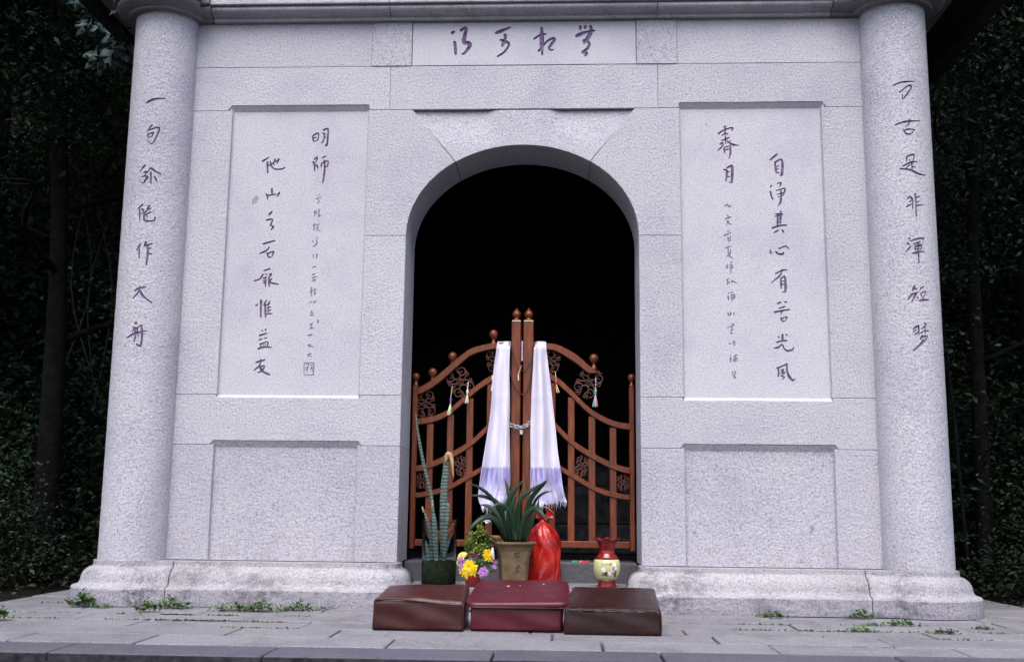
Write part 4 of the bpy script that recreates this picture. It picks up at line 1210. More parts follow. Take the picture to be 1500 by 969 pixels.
# chain and padlock
M_STEEL = plain('worn_steel', (0.42, 0.44, 0.52), 0.35, 0.6, 0.3, 60, Metallic=0.8)
ch = empty('gate_chain', (0, .36, 1.03), 'steel chain with a padlock wrapped round the two middle gate posts', 'chain')
def torus(c, r, q, rot, sx=1.0, seg=12, sg=6):
    V, F = [], []
    for i in range(seg):
        a = 2 * PI * i / seg
        for j in range(sg):
            b = 2 * PI * j / sg
            p = Vector(((r + q * math.cos(b)) * math.cos(a) * sx, q * math.sin(b), (r + q * math.cos(b)) * math.sin(a)))
            p = rot @ p; V.append(p + Vector(c))
    for i in range(seg):
        for j in range(sg):
            F.append((i * sg + j, ((i + 1) % seg) * sg + j, ((i + 1) % seg) * sg + (j + 1) % sg, i * sg + (j + 1) % sg))
    return V, F
for row, pts in enumerate(([(-.088, .395, 1.058), (-.08, .372, 1.050), (-.05, .368, 1.036), (-.01, .364, 1.028), (.03, .368, 1.046), (.058, .372, 1.072), (.07, .40, 1.085)],
                           [(-.088, .395, 1.036), (-.078, .370, 1.030), (-.04, .362, 1.020), (0, .360, 1.020), (.035, .366, 1.034), (.058, .372, 1.056), (.07, .40, 1.07)])):
    c = catmull(pts, 8); acc = 0; last = c[0]; k = 0
    for i, p in enumerate(c[1:]):
        acc += (p - last).length
        if acc > .0125:
            acc = 0; k += 1
            d = (p - last).normalized()
            rot = Matrix.Rotation(-math.atan2(d.z, d.x), 3, 'Y') @ Matrix.Rotation(R(90) * (k % 2) + .4, 3, 'X')
            add('chain_link', mesh('link', *torus(p, .0062, .0017, rot, 1.5)), M_STEEL, ch, True)
        last = p
add('padlock', mesh('padlock', *boxd(-.016, .004, .352, .366, .978, 1.006, .003)), M_STEEL, ch)

# tassels
def tassel(label, x, z0, z1, cols, beadcol=None, sway=0.0, seed=0):
    rnd = random.Random(seed)
    g = empty('tassel', (x, .376, z0), label, 'tassel', 'small tassels tied to the gate')
    L = z0 - z1
    ms = [plain('thread_%d' % (seed * 10 + i), c, .7) for i, c in enumerate(cols)]
    add('cord', mesh('cord', *tube([(x, .394, z0), (x + sway * .2, .378, z0 - L * .2), (x + sway * .5, .372, z0 - L * .42)], .0018, 5)), ms[0], g)
    kx = x + sway * .5
    kn = []
    for i, (dz, r) in enumerate(((.40, .006), (.47, .0078), (.545, .006))):
        bm = bmesh.new(); bmesh.ops.create_icosphere(bm, subdivisions=2, radius=r)
        kn.append(([(v.co.x + kx, v.co.y + .372, v.co.z * 1.15 + z0 - L * dz) for v in bm.verts], [tuple(v.index for v in f.verts) for f in bm.faces])); bm.free()
    v, f = join(kn)
    add('knot', mesh('knot', v, f), ms[min(1, len(ms) - 1)], g, True)
    for ci in range(len(cols)):
        parts = []
        for k in range(7):
            a = rnd.uniform(0, 2 * PI); sp = rnd.uniform(.002, .010)
            off = (ci - (len(cols) - 1) / 2) * .006
            parts.append(tube([(kx, .372, z0 - L * .56), (kx + sway * .3 + off * .5 + sp * .5 * math.cos(a), .371 + .004 * math.sin(a), z0 - L * .78),
                               (kx + sway * .6 + off + sp * math.cos(a), .370 + .006 * math.sin(a), z1 + rnd.uniform(0, .012))], [.0016, .002, .0012], 4))
        v, f = join(parts)
        add('thread_bundle', mesh('threads', v, f), ms[ci], g)
    return g
WHT, YEL, GRN, VIO, PNK, BLU = (.72, .70, .62), (.62, .55, .22), (.18, .42, .24), (.20, .12, .38), (.62, .16, .30), (.25, .40, .62)
tassel('multicoloured tassel with violet knot, leftmost on the gate', -.432, 1.275, 1.092, [YEL, VIO, WHT, GRN], sway=-.012, seed=1)
tassel('white tassel beside the carved scroll of the left gate leaf', -.335, 1.30, 1.165, [WHT, WHT, YEL], sway=-.004, seed=2)
tassel('dark and white corded tassel half hidden by the left scarf', -.178, 1.395, 1.235, [(.05, .04, .07), WHT, WHT], sway=-.012, seed=3)
tassel('yellow tassel with a red knot hanging beside the right scarf', .197, 1.365, 1.232, [YEL, (.45, .06, .07), YEL], sway=.012, seed=4)
tassel('multicoloured tassel with blue cord at the broken end of the right gate rail', .444, 1.33, 1.148, [BLU, GRN, YEL, PNK], sway=-.006, seed=5)

# ================================================================== CUSHIONS
def vinyl(name, col, rough=.36):
    m, nt, b = newmat(name, rough, 0.34)
    P = geo_pos(nt)
    n = noise_n(nt, P, 6, 4, .6)
    c = ramp(nt, n, [(.3, tuple(x * .72 for x in col)), (.7, tuple(x * 1.25 for x in col))])
    n2 = noise_n(nt, P, 70, 4, .8)
    d = ramp(nt, n2, [(.62, (0, 0, 0)), (.85, (.35, .35, .35))])
    c = mixc(nt, d, c, (.30, .22, .20))
    nt.links.new(c, b.inputs['Base Color'])
    r = ramp(nt, noise_n(nt, P, 18, 4, .6), [(.3, (rough * .8,) * 3), (.7, (rough * 1.5,) * 3)])
    nt.links.new(r, b.inputs['Roughness'])
    h = noise_n(nt, P, 220, 3, .6)
    p = bump(nt, b, h, .0008)
    h2 = noise_n(nt, P, 24, 3, .5)
    bump(nt, b, h2, .0015, 1, p)
    return m
V_BROWN = vinyl('brown_red_vinyl', (.036, .0068, .006), .32)
V_CRIM = vinyl('crimson_vinyl', (.056, .0038, .010), .33)
V_DARK = vinyl('dark_brown_vinyl', (.018, .0045, .0042), .28)
V_SEAM = vinyl('dark_seam_vinyl', (.05, .012, .016), .4)
M_CHIP = plain('peeled_vinyl_patch', (.50, .36, .30), .8)

def cushion_body(fx0, fx1, bx0, bx1, y0, y1, zb, zf, zk, rad, puff, seed, wr=.004, nx=36, ny=16, nz=9):
    """wedge shaped block: front edge height zf, back zk; closed surface from a deformed grid box"""
    V, F = [], []
    idx = {}
    def vert(i, j, k):
        key = (i, j, k)
        if key in idx: return idx[key]
        u, v, w_ = i / nx, j / ny, k / nz
        # rounding of the box in parameter space
        x0 = fx0 * (1 - v) + bx0 * v; x1 = fx1 * (1 - v) + bx1 * v
        W = x1 - x0
        X_, Y_ = u * W, v * (y1 - y0)
        top = zf * (1 - v) + zk * v
        Z_ = zb + w_ * (top - zb)
        # round vertical edges and the top arris
        r = rad
        cxn = min(max(X_, r), W - r); cyn = min(max(Y_, r), (y1 - y0) - r)
        rt = r * .8
        czn = min(Z_, top - rt)
        dx, dy, dz = X_ - cxn, Y_ - cyn, Z_ - czn
        L = math.sqrt(dx * dx + dy * dy + dz * dz)
        if L > 1e-9 and (abs(dx) > 0) + (abs(dy) > 0) + (abs(dz) > 0) >= 2:
            m_ = max(abs(dx), abs(dy), abs(dz))
            k_ = m_ / L
            dx *= k_; dy *= k_; dz *= k_
        px, py, pz = x0 + cxn + dx, y0 + cyn + dy, czn + dz
        if k == nz:
            pz += puff * math.sin(PI * u) ** .6 * math.sin(PI * v) ** .6 if 0 < u < 1 and 0 < v < 1 else 0
        nn = Vector((px * 6, py * 6, pz * 9 + seed))
        pz += wr * noise.noise(nn) * (1 if k > 0 else 0)
        py += wr * 1.3 * noise.noise(nn + Vector((5, 3, 1))) * (1 if k > 0 else .4)
        px += wr * .8 * noise.noise(nn + Vector((9, 7, 2)))
        # sagging folds on the front
        if j == 0: py -= wr * .45 * math.sin(w_ * PI) * (1 + math.sin(px * 22 + w_ * 5 + seed))
        idx[key] = len(V); V.append((px, py, pz)); return idx[key]
    for i in range(nx):
        for j in range(ny):
            F.append((vert(i, j, nz), vert(i + 1, j, nz), vert(i + 1, j + 1, nz), vert(i, j + 1, nz)))
            F.append((vert(i, j, 0), vert(i, j + 1, 0), vert(i + 1, j + 1, 0), vert(i + 1, j, 0)))
        for k in range(nz):
            F.append((vert(i, 0, k), vert(i + 1, 0, k), vert(i + 1, 0, k + 1), vert(i, 0, k + 1)))
            F.append((vert(i, ny, k), vert(i, ny, k + 1), vert(i + 1, ny, k + 1), vert(i + 1, ny, k)))
    for j in range(ny):
        for k in range(nz):
            F.append((vert(0, j, k), vert(0, j, k + 1), vert(0, j + 1, k + 1), vert(0, j + 1, k)))
            F.append((vert(nx, j, k), vert(nx, j + 1, k), vert(nx, j + 1, k + 1), vert(nx, j, k + 1)))
    return V, F
def piping(pts, r, mat, parent, name='seam'):
    o = add(name, mesh('seam', *tube(catmull(pts, 6), r, 6)), mat, parent, True); return o

c1 = empty('kneeling_cushion', (-.41, -1.0, 0), 'left kneeling cushion, brown-red vinyl with a creased slanting front', 'cushion', 'kneeling cushions before the shrine door')
v, f = cushion_body(-.612, -.196, -.600, -.205, -1.135, -.775, .004, .138, .176, .022, .010, 1.7, .010, 48, 18, 12)
add('cushion_cover', mesh('cushion', v, f), V_BROWN, c1, True)
piping([(-.60, -1.142, .134), (-.52, -1.146, .140), (-.42, -1.146, .133), (-.33, -1.146, .124), (-.26, -1.146, .118), (-.208, -1.142, .116)], .0045, V_BROWN, c1)

c2 = empty('kneeling_cushion', (.04, -.97, 0), 'middle kneeling cushion, crimson vinyl with an overhanging padded top', 'cushion', 'kneeling cushions before the shrine door')
v, f = cushion_body(-.172, .244, -.160, .250, -1.125, -.775, .004, .108, .150, .010, .0, 3.1, .004)
add('cushion_base', mesh('cushion', v, f), V_CRIM, c2, True)
def lid(fx0, fx1, bx0, bx1, y0, y1, zf, zk, th, rad):
    # rounded-rectangle pad
    ring = []
    n = 10
    W = 1.0
    pts = []
    for (cx, cy, a0) in ((fx1 - rad, y0 + rad, -90), (bx1 - rad, y1 - rad, 0), (bx0 + rad, y1 - rad, 90), (fx0 + rad, y0 + rad, 180)):
        for k in range(n + 1):
            a = R(a0 + 90 * k / n)
            pts.append((cx + rad * math.cos(a), cy + rad * math.sin(a)))
    m = len(pts)
    cx, cy = sum(p[0] for p in pts) / m, sum(p[1] for p in pts) / m
    V, F = [], []
    levels = [(1.0, 0.0), (1.012, .25), (1.014, .55), (1.0, .85), (.97, 1.0), (.90, 1.10), (.75, 1.22), (.5, 1.32), (.25, 1.36)]
    for sc, h in levels:
        for p in pts:
            x, y = cx + (p[0] - cx) * sc, cy + (p[1] - cy) * sc
            z = zf + (zk - zf) * (y - y0) / (y1 - y0) - th + th * h + .003 * noise.noise(Vector((x * 8, y * 8, 3)))
            z -= .006 * smoothstep(-.85, -1.1, y) * math.sin((x + .2) * 9)
            V.append((x, y, z))
    for l in range(len(levels) - 1):
        for i in range(m):
            F.append((l * m + i, l * m + (i + 1) % m, (l + 1) * m + (i + 1) % m, (l + 1) * m + i))
    F.append(tuple(range(m - 1, -1, -1))); F.append(tuple((len(levels) - 1) * m + i for i in range(m)))
    return V, F, pts
v, f, rim = lid(-.190, .277, -.168, .272, -1.140, -.760, .131, .204, .024, .05)
add('cushion_top', mesh('lid', v, f), V_CRIM, c2, True)
rp = [(x, y, .131 + (.073) * (y + 1.14) / .38 - .023) for x, y in rim]
add('piping', mesh('piping', *tube([Vector(p) for p in rp + [rp[0]]], .0042, 6)), V_SEAM, c2, True)
for x, y, r in ((-.012, -.90, .007), (.045, -.89, .004), (.155, -.86, .004)):
    n_ = 8
    zz = .131 + .073 * (y + 1.14) / .38 + .0095
    pts = [(x + r * random.uniform(.6, 1.3) * math.cos(2 * PI * k / n_), y + r * random.uniform(.8, 1.6) * math.sin(2 * PI * k / n_), zz) for k in range(n_)]
    pts += [(p[0], p[1], p[2] - .008) for p in pts]
    add('peeled_patch', mesh('patch', pts, [tuple(range(n_))] + [(k, n_ + k, n_ + (k + 1) % n_, (k + 1) % n_) for k in range(n_)]), M_CHIP, c2)

c3 = empty('kneeling_cushion', (.465, -1.02, 0), 'right kneeling cushion, dark brown shiny vinyl with a frayed top seam', 'cushion', 'kneeling cushions before the shrine door')
v, f = cushion_body(.249, .680, .290, .685, -1.200, -.800, .004, .112, .180, .014, .012, 6.2, .004, 48, 18, 10)
add('cushion_cover', mesh('cushion', v, f), V_DARK, c3, True)
pp = [(.256 + i * .0212, -1.206 - random.uniform(0, .003), .111 + random.uniform(-.003, .003)) for i in range(20)]
piping(pp, .0042, V_DARK, c3)

# stitched corner welts
for g_, m_, corners in ((c1, V_BROWN, [(-.604, -1.132, .126), (-.203, -1.132, .114)]), (c3, V_DARK, [(.254, -1.196, .104), (.676, -1.196, .104)])):
    for x, y, h_ in corners:
        piping([(x, y, .006), (x + .002, y - .002, h_ * .5), (x, y, h_)], .0028, m_, g_, 'corner_seam')

# ================================================================== VASE
def glaze(name, col, rough=.12):
    return plain(name, col, rough, .6, .08, 8)
M_REDG = glaze('red_glaze', (.15, .004, .005), .14)
M_CREAM = glaze('cream_glaze', (.40, .39, .19), .16)
M_INK = plain('black_glaze_ink', (.02, .02, .02), .3)
M_PETW = plain('white_pink_glaze', (.75, .62, .66), .3, .4, .2, 120)
M_PETV = plain('violet_glaze', (.30, .06, .25), .3)
vs_ = empty('porcelain_vase', (.490, 0.0, .12), 'red and cream porcelain vase with ruffled mouth and painted blossoms, beside the right jamb', 'vase')
VX = .490
VP = [(.052, .120), (.053, .126), (.048, .138), (.047, .150), (.052, .158), (.062, .172), (.071, .192), (.0755, .215), (.0758, .236), (.073, .256), (.067, .270)]
VP2 = [(.0672, .2702), (.056, .286), (.047, .296), (.0435, .306), (.043, .322), (.045, .340), (.050, .355), (.058, .367), (.068, .377), (.0735, .381), (.071, .383), (.055, .372), (.040, .350), (.036, .32)]
v, f = lathe([p for p in VP if p[1] > .155], 40, (VX, 0, 0)); add('vase_body', mesh('body', v, f), M_CREAM, vs_, True)
v, f = lathe([p for p in VP if p[1] < .160], 40, (VX, 0, 0)); add('vase_foot', mesh('foot', v, f), M_REDG, vs_, True)
def ruf(a, r, z, j):
    k = smoothstep(.35, .381, z) if 5 < j < 12 else 0
    return r * (1 + .05 * k * math.cos(8 * a)), z + .006 * k * math.cos(8 * a + .4)
v, f = lathe(VP2, 64, (VX, 0, 0), fn=ruf); add('vase_neck', mesh('neck', v, f), M_REDG, vs_, True)
def vase_r(z):
    for (r0, z0), (r1, z1) in zip(VP[:-1], VP[1:]):
        if z0 <= z <= z1: return r0 + (r1 - r0) * (z - z0) / max(1e-6, z1 - z0)
    return .06
def decal(ax, z, pts2, mat, name):
    """flat glaze shape on the belly: pts2 local (u,v) metres"""
    q = []
    for u, v_ in pts2:
        zz = z + v_; r = vase_r(zz) + .0012
        a = R(-90) + (ax + u) / .075
        q.append((VX + r * math.cos(a), r * math.sin(a), zz))
    add(name, mesh(name, q, [tuple(range(len(q)))]), mat, vs_)
def blob(rx, rz, n=9, wob=.2, rot=0.0):
    o = []
    for k in range(n):
        a = 2 * PI * k / n; r = 1 + random.uniform(-wob, wob)
        x, y = rx * r * math.cos(a), rz * r * math.sin(a)
        o.append((x * math.cos(rot) - y * math.sin(rot), x * math.sin(rot) + y * math.cos(rot)))
    return o
for ax, z, r in ((-.022, .216, .011), (.030, .212, .012), (.042, .245, .010), (.012, .196, .010), (.050, .225, .009)):
    for k in range(5):
        a = 2 * PI * k / 5
        decal(ax + r * .62 * math.cos(a), z + r * .62 * math.sin(a), blob(r * .5, r * .5, 7, .1), M_PETW, 'painted_petal')
    decal(ax, z, blob(r * .3, r * .3, 6, .1), M_PETV, 'painted_petal_centre')
for k in range(28):
    ax = random.uniform(-.030, .055); z = random.uniform(.182, .25) if ax > 0 else random.uniform(.185, .20)
    decal(ax, z, blob(.0075, .0035, 7, .2, random.uniform(0, PI)), M_INK, 'painted_leaf')
for k in range(7):
    decal(-.034 + k * .007, .243 + random.uniform(-.001, .001), [(-.0006, -.004), (.0008, -.005), (.0009, .004), (-.0008, .005)], M_INK, 'painted_script')

# small bright wrappers on the threshold
M_GW = plain('green_foil', (.02, .28, .10), .3, .6); M_RW = plain('red_foil', (.42, .03, .05), .3, .6)
for nm, lab, x0, x1, m in (('candy_wrapper', 'tiny green wrapper on the stone threshold', .300, .332, M_GW), ('candy_wrapper', 'tiny red wrapper strip on the stone threshold', .338, .40, M_RW)):
    V, F = [], []
    for i in range(9):
        x = x0 + (x1 - x0) * i / 8
        V += [(x, .262 + .004 * math.sin(i * 2.1), .2335 + .002), (x + .001, .275 + .004 * math.cos(i * 1.7), .2335 + .012 + .004 * math.sin(i * 2.9))]
    for i in range(8): F.append((2 * i, 2 * i + 2, 2 * i + 3, 2 * i + 1))
    o = add(nm, mesh('wrapper', V, F), m); so = o.modifiers.new('t', 'SOLIDIFY'); so.thickness = .002
    tag(o, lab, 'wrapper')

# ================================================================== RED BAG
def bag_mat():
    m, nt, b = newmat('red_plastic_film', .26, .5)
    P = geo_pos(nt)
    n = noise_n(nt, P, 9, 3, .5)
    c = ramp(nt, n, [(.35, (.22, .003, .004)), (.55, (.40, .008, .007)), (.75, (.55, .045, .015))])
    nt.links.new(c, b.inputs['Base Color'])
    mp = N(nt, 'ShaderNodeMapping'); mp.inputs['Scale'].default_value = (1, 1, .35); nt.links.new(P, mp.inputs[0])
    h = noise_n(nt, mp.outputs[0], 32, 4, .6)
    bump(nt, b, h, .006)
    b.inputs['Transmission Weight'].default_value = .15
    return m
M_BAG = bag_mat()
bagg = empty('plastic_bag', (.14, .05, .12), 'tied red plastic bag standing behind the flower pot', 'bag')
BX, BY = .138, .06
prof = [(.085, .121), (.096, .135), (.098, .18), (.098, .24), (.096, .30), (.092, .345), (.083, .39), (.066, .425), (.040, .45), (.016, .468), (.010, .478), (.014, .488), (.022, .50)]
def bagf(a, r, z, j):
    t = (z - .12) / .35
    k = .05 + .10 * smoothstep(.5, 1.0, t)
    rr = r * (1 + k * math.sin(7 * a + 3 * math.sin(z * 18)) * .7 + .07 * noise.noise(Vector((3 * math.cos(a), 3 * math.sin(a), z * 14)))
              + .05 * abs(noise.noise(Vector((7 * math.cos(a), 7 * math.sin(a), z * 9)))))
    return rr, z + .004 * math.sin(3 * a)
P2 = []
for (r0, z0), (r1, z1) in zip(prof[:-1], prof[1:]):
    for k in range(3): P2.append((r0 + (r1 - r0) * k / 3, z0 + (z1 - z0) * k / 3))
P2.append(prof[-1])
v, f = lathe(P2, 80, (BX, BY, 0), fn=bagf)
v = [(x - .10 * max(0, (z - .40)) , y, z) for x, y, z in v]
add('bag_body', mesh('bag', v, f), M_BAG, bagg, True)
for s_, a in ((-1, .9), (1, .5)):
    V, F = [], []
    for i in range(8):
        t = i / 7
        cx = BX - .008 + s_ * (.01 + .055 * t) ; cz = .478 + .05 * math.sin(PI * t * .75) - .03 * t * t
        wdt = .007 + .018 * math.sin(PI * min(1, t * .9 + .1))
        V += [(cx, BY - .004 + .006 * math.sin(5 * t), cz - wdt), (cx + .004, BY + .008, cz), (cx, BY - .002 * t, cz + wdt)]
    for i in range(7):
        F += [(3 * i, 3 * i + 3, 3 * i + 4, 3 * i + 1), (3 * i + 1, 3 * i + 4, 3 * i + 5, 3 * i + 2)]
    add('bag_handle', mesh('ear', V, F), M_BAG, bagg, True)

# ================================================================== FLARED POT WITH STRAP LEAVES
def pot_mat():
    m, nt, b = newmat('ochre_clay_pot', .55, .3)
    P = geo_pos(nt)
    n = noise_n(nt, P, 14, 5, .6); n2 = noise_n(nt, P, 120, 3, .7)
    c = ramp(nt, n, [(.3, (.085, .052, .030)), (.55, (.14, .092, .048)), (.75, (.185, .125, .06))])
    c = mixc(nt, .5, c, ramp(nt, n2, [(.35, (.6, .6, .6)), (.6, (1.1, 1.1, 1.1))]), 'MULTIPLY')
    nt.links.new(c, b.inputs['Base Color'])
    bump(nt, b, n2, .0015)
    return m
M_POT = pot_mat()
M_BRUSH = plain('dark_brushwork', (.035, .035, .045), .6)
potg = empty('clay_flower_pot', (-.025, -.08, .12), 'tall flared ochre clay pot with dark brushed characters', 'flower pot')
PX, PY = -.025, -.085
def sq_ring(h, z, rot=R(0)):
    c = h * .26
    p = [(-h + c, -h), (h - c, -h), (h, -h + c), (h, h - c), (h - c, h), (-h + c, h), (-h, h - c), (-h, -h + c)]
    return [(PX + x * math.cos(rot) - y * math.sin(rot), PY + x * math.sin(rot) + y * math.cos(rot), z) for x, y in p]
levels = [(.062, .121), (.066, .135), (.069, .16), (.073, .22), (.078, .27), (.086, .31), (.098, .338), (.108, .348), (.111, .352), (.111, .362), (.100, .363), (.092, .352), (.085, .33)]
V, F = [], []
rot = R(14)
for h, z in levels: V += sq_ring(h, z, rot)
for l in range(len(levels) - 1):
    for i in range(8):
        F.append((l * 8 + i, l * 8 + (i + 1) % 8, (l + 1) * 8 + (i + 1) % 8, (l + 1) * 8 + i))
F.append(tuple(range(7, -1, -1))); F.append(tuple(len(levels) * 8 - 8 + i for i in range(8)))
po = add('pot_body', mesh('pot', V, F), M_POT, potg)
bv = po.modifiers.new('bevel', 'BEVEL'); bv.width = .003; bv.segments = 2; bv.limit_method = 'ANGLE'; bv.angle_limit = R(20)
add('pot_soil', mesh('soil', *boxd(PX - .07, PX + .07, PY - .07, PY + .07, .30, .338)), M_SOIL, potg)
def on_pot(u, z):
    hh = None
    for (h0, z0), (h1, z1) in zip(levels[:9], levels[1:10]):
        if z0 <= z <= z1: hh = h0 + (h1 - h0) * (z - z0) / (z1 - z0)
    y = -(hh + .0012)
    return (PX + u * math.cos(rot) - y * math.sin(rot), PY + u * math.sin(rot) + y * math.cos(rot), z)
def brush_on_pot(sts, name='brushed_character'):
    VV, FF = [], []
    for wd, pts in sts:
        c, hw, ol = stroke_poly(wd, pts)
        for i in range(len(c) - 1):
            d = (c[i + 1] - c[i]).normalized(); nn = Vector((-d.y, d.x))
            q = [c[i] + nn * hw[i], c[i] - nn * hw[i], c[i + 1] - nn * hw[i + 1], c[i + 1] + nn * hw[i + 1]]
            n_ = len(VV); VV += [on_pot(p.x, p.y) for p in q]; FF.append((n_, n_ + 1, n_ + 2, n_ + 3))
    add(name, mesh(name, VV, FF), M_BRUSH, potg)
k_ = .0037 / 19.4
def pp_(l): return [((x - 690) * k_ + .005, .333 - (y - 100) * k_) for x, y in l]
brush_on_pot([(.006, pp_([(585, 262), (620, 272), (770, 235)])), (.005, pp_([(640, 280), (640, 345), (680, 370), (725, 340), (715, 285)])), (.004, pp_([(600, 330), (560, 400)]))])
brush_on_pot([(.005, pp_([(740, 570), (700, 650), (705, 740), (712, 850)])), (.004, pp_([(705, 640), (620, 705)])), (.004, pp_([(730, 610), (805, 680)])), (.004, pp_([(690, 750), (600, 835)])), (.004, pp_([(725, 740), (775, 790)]))])
brush_on_pot([(.004, pp_([(325, 305), (375, 288)])), (.005, pp_([(370, 370), (402, 378)]))])
brush_on_pot([(.004, pp_([(338, 622), (352, 638)])), (.005, pp_([(385, 660), (400, 675)]))])

def strap_leaf(name, pts, width, mat, parent, cup=.25, peak=.45, tipw=.05, basew=.45, twist=0.0, rows_=16):
    c = catmull([Vector(p) for p in pts], max(3, rows_ // (len(pts) - 1)))
    n = len(c)
    V, F = [], []
    for i, p in enumerate(c):
        t = i / (n - 1)
        d = (c[min(i + 1, n - 1)] - c[max(i - 1, 0)]).normalized()
        view = Vector((0.0, -1.0, 0.25)).normalized()
        side = d.cross(view)
        if side.length < .05: side = Vector((1, 0, 0))
        side.normalize()
        side = Matrix.Rotation(twist * (t - .3), 3, d) @ side
        nr = side.cross(d).normalized()
        if t < peak: wv = basew + (1 - basew) * math.sin(PI / 2 * t / peak)
        else:
            q = (t - peak) / (1 - peak); wv = tipw + (1 - tipw) * math.cos(PI / 2 * q ** 1.4)
        hw = width / 2 * wv
        V += [p - side * hw - nr * 0, p - side * hw * .5 + nr * hw * cup * .8, p + nr * hw * cup * 1.2, p + side * hw * .5 + nr * hw * cup * .8, p + side * hw]
    V = [Vector(v) for v in V]
    for i in range(n - 1):
        for j in range(4):
            F.append((i * 5 + j, (i + 1) * 5 + j, (i + 1) * 5 + j + 1, i * 5 + j + 1))
    me = mesh(name, V, F)
    ul = me.uv_layers.new(name='UVMap')
    for lp in me.loops:
        vi = lp.vertex_index; ul.data[lp.index].uv = ((vi % 5) / 4, (vi // 5) / (n - 1))
    o = add(name, me, mat, parent, True)
    sm = o.modifiers.new('t', 'SOLIDIFY'); sm.thickness = .0012
    return o
def strap_mat():
    m, nt, b = newmat('dark_glossy_leaf', .38, .2)
    uv = N(nt, 'ShaderNodeUVMap').outputs[0]
    sep = N(nt, 'ShaderNodeSeparateXYZ'); nt.links.new(uv, sep.inputs[0])
    e = ramp(nt, sep.outputs[0], [(0, (.10, .14, .08)), (.05, (.012, .026, .015)), (.48, (.016, .036, .019)), (.5, (.035, .06, .03)), (.52, (.016, .036, .019)), (.95, (.012, .026, .015)), (1, (.10, .14, .08))])
    nt.links.new(e, b.inputs['Base Color'])
    return m
M_STRAP = strap_mat()
cl = empty('clivia_plant', (PX, PY, .338), 'dark green strap-leaved plant arching out of the flared clay pot', 'plant')
# leaf study units (270 to the metre) into metres at the plant
def q_(px, py, y): return ((px - 759.3) * .00372, y, .359 + (793 - py) * .00368)
LV = [
    ([(745, 793, -.08), (741, 760, -.10), (728, 735, -.13), (708, 726, -.16), (684, 725, -.18)], 0.0233),
    ([(744, 793, -.09), (737, 758, -.12), (722, 730, -.16), (704, 714, -.20), (687, 707, -.23)], 0.0198),
    ([(740, 792, -.10), (732, 768, -.16), (717, 756, -.20), (700, 764, -.24), (683, 784, -.26)], 0.0305),
    ([(750, 793, -.06), (752, 765, -.05), (746, 728, -.04), (737, 698, -.02)], 0.0305),
    ([(748, 793, -.09), (744, 755, -.10), (748, 725, -.12), (767, 701, -.13)], 0.0323),
    ([(760, 793, -.10), (757, 758, -.12), (763, 730, -.14), (780, 715, -.15), (801, 702, -.15)], 0.0233),
    ([(765, 793, -.09), (769, 757, -.10), (779, 727, -.12), (796, 707, -.14), (802, 701, -.15)], 0.0269),
    ([(768, 793, -.07), (776, 760, -.08), (784, 732, -.10), (797, 720, -.11), (810, 717, -.11)], 0.0161),
    ([(764, 793, -.11), (771, 758, -.18), (783, 743, -.22), (794, 749, -.26), (804, 763, -.28)], 0.0287),
    ([(747, 793, -.13), (745, 768, -.19), (742, 752, -.22), (742, 748, -.23), (743, 764, -.25)], 0.0179),
    ([(755, 793, -.12), (751, 760, -.16), (741, 741, -.19), (729, 737, -.21)], 0.0215),
    ([(758, 793, -.06), (760, 740, -.04), (764, 712, -.02)], 0.0179),
    ([(752, 793, -.05), (750, 755, -.02), (738, 738, 0.0), (717, 748, .01)], 0.0198),
    ([(756, 793, -.13), (748, 760, -.15), (733, 738, -.17), (722, 742, -.19)], 0.0276),
    ([(762, 793, -.13), (766, 765, -.16), (775, 748, -.19), (786, 752, -.22)], 0.0253),
    ([(743, 793, -.05), (733, 762, -.04), (716, 742, -.03), (700, 738, -.02)], 0.0253),
    ([(766, 793, -.05), (772, 755, -.03), (775, 722, -.02)], 0.0276),
    ([(749, 793, -.11), (746, 765, -.14), (750, 742, -.16), (757, 722, -.17)], 0.0299),
    ([(770, 793, -.06), (778, 768, -.05), (787, 741, -.04), (789, 728, -.03)], 0.0161),
]
for pts, wd in LV:
    strap_leaf('strap_leaf', [q_(*p) for p in pts], wd, M_STRAP, cl)
M_DRY = plain('dry_brown_leaf', (.20, .11, .06), .8, .2, .4, 60)
strap_leaf('dried_leaf', [q_(784, 745, -.15), q_(794, 741, -.17), q_(803, 742, -.18), q_(812, 750, -.19)], .006, M_DRY, cl)
for px_, dy in ((735, -.13), (727, -.12), (731, -.15)):
    strap_leaf('dried_leaf', [q_(px_, 793, dy), q_(px_ - 3, 786, dy - .02), q_(px_ - 8, 783, dy - .03)], .014, M_DRY, cl)

# ================================================================== GLASS TANK WITH SNAKE PLANT
m, nt, b = newmat('thin_glass', .05, .5)
b.inputs['Transmission Weight'].default_value = 1.0
b.inputs['IOR'].default_value = 1.04
b.inputs['Base Color'].default_value = (.80, .86, .86, 1)
M_GLASS = m
M_MURK = plain('dark_wet_moss', (.008, .011, .005), .85, .08, .9, 55)
TX, TY = -.444, -.02
tk = empty('glass_jar', (TX, TY, .12), 'tall clear glass jar of dark water holding the snake plant, by the left jamb', 'jar')
v, f = lathe([(.096, .1215), (.0965, .13), (.0965, .476), (.0953, .476), (.0953, .255)], 36, (TX, TY, 0))
o = add('glass_wall', mesh('glass', v, f[:-1]), M_GLASS, tk, True)
v, f = lathe([(.090, .126), (.0915, .15), (.0918, .246), (.085, .250), (.04, .251)], 36, (TX, TY, 0))
add('dark_water', mesh('water', v, f), M_MURK, tk, True)
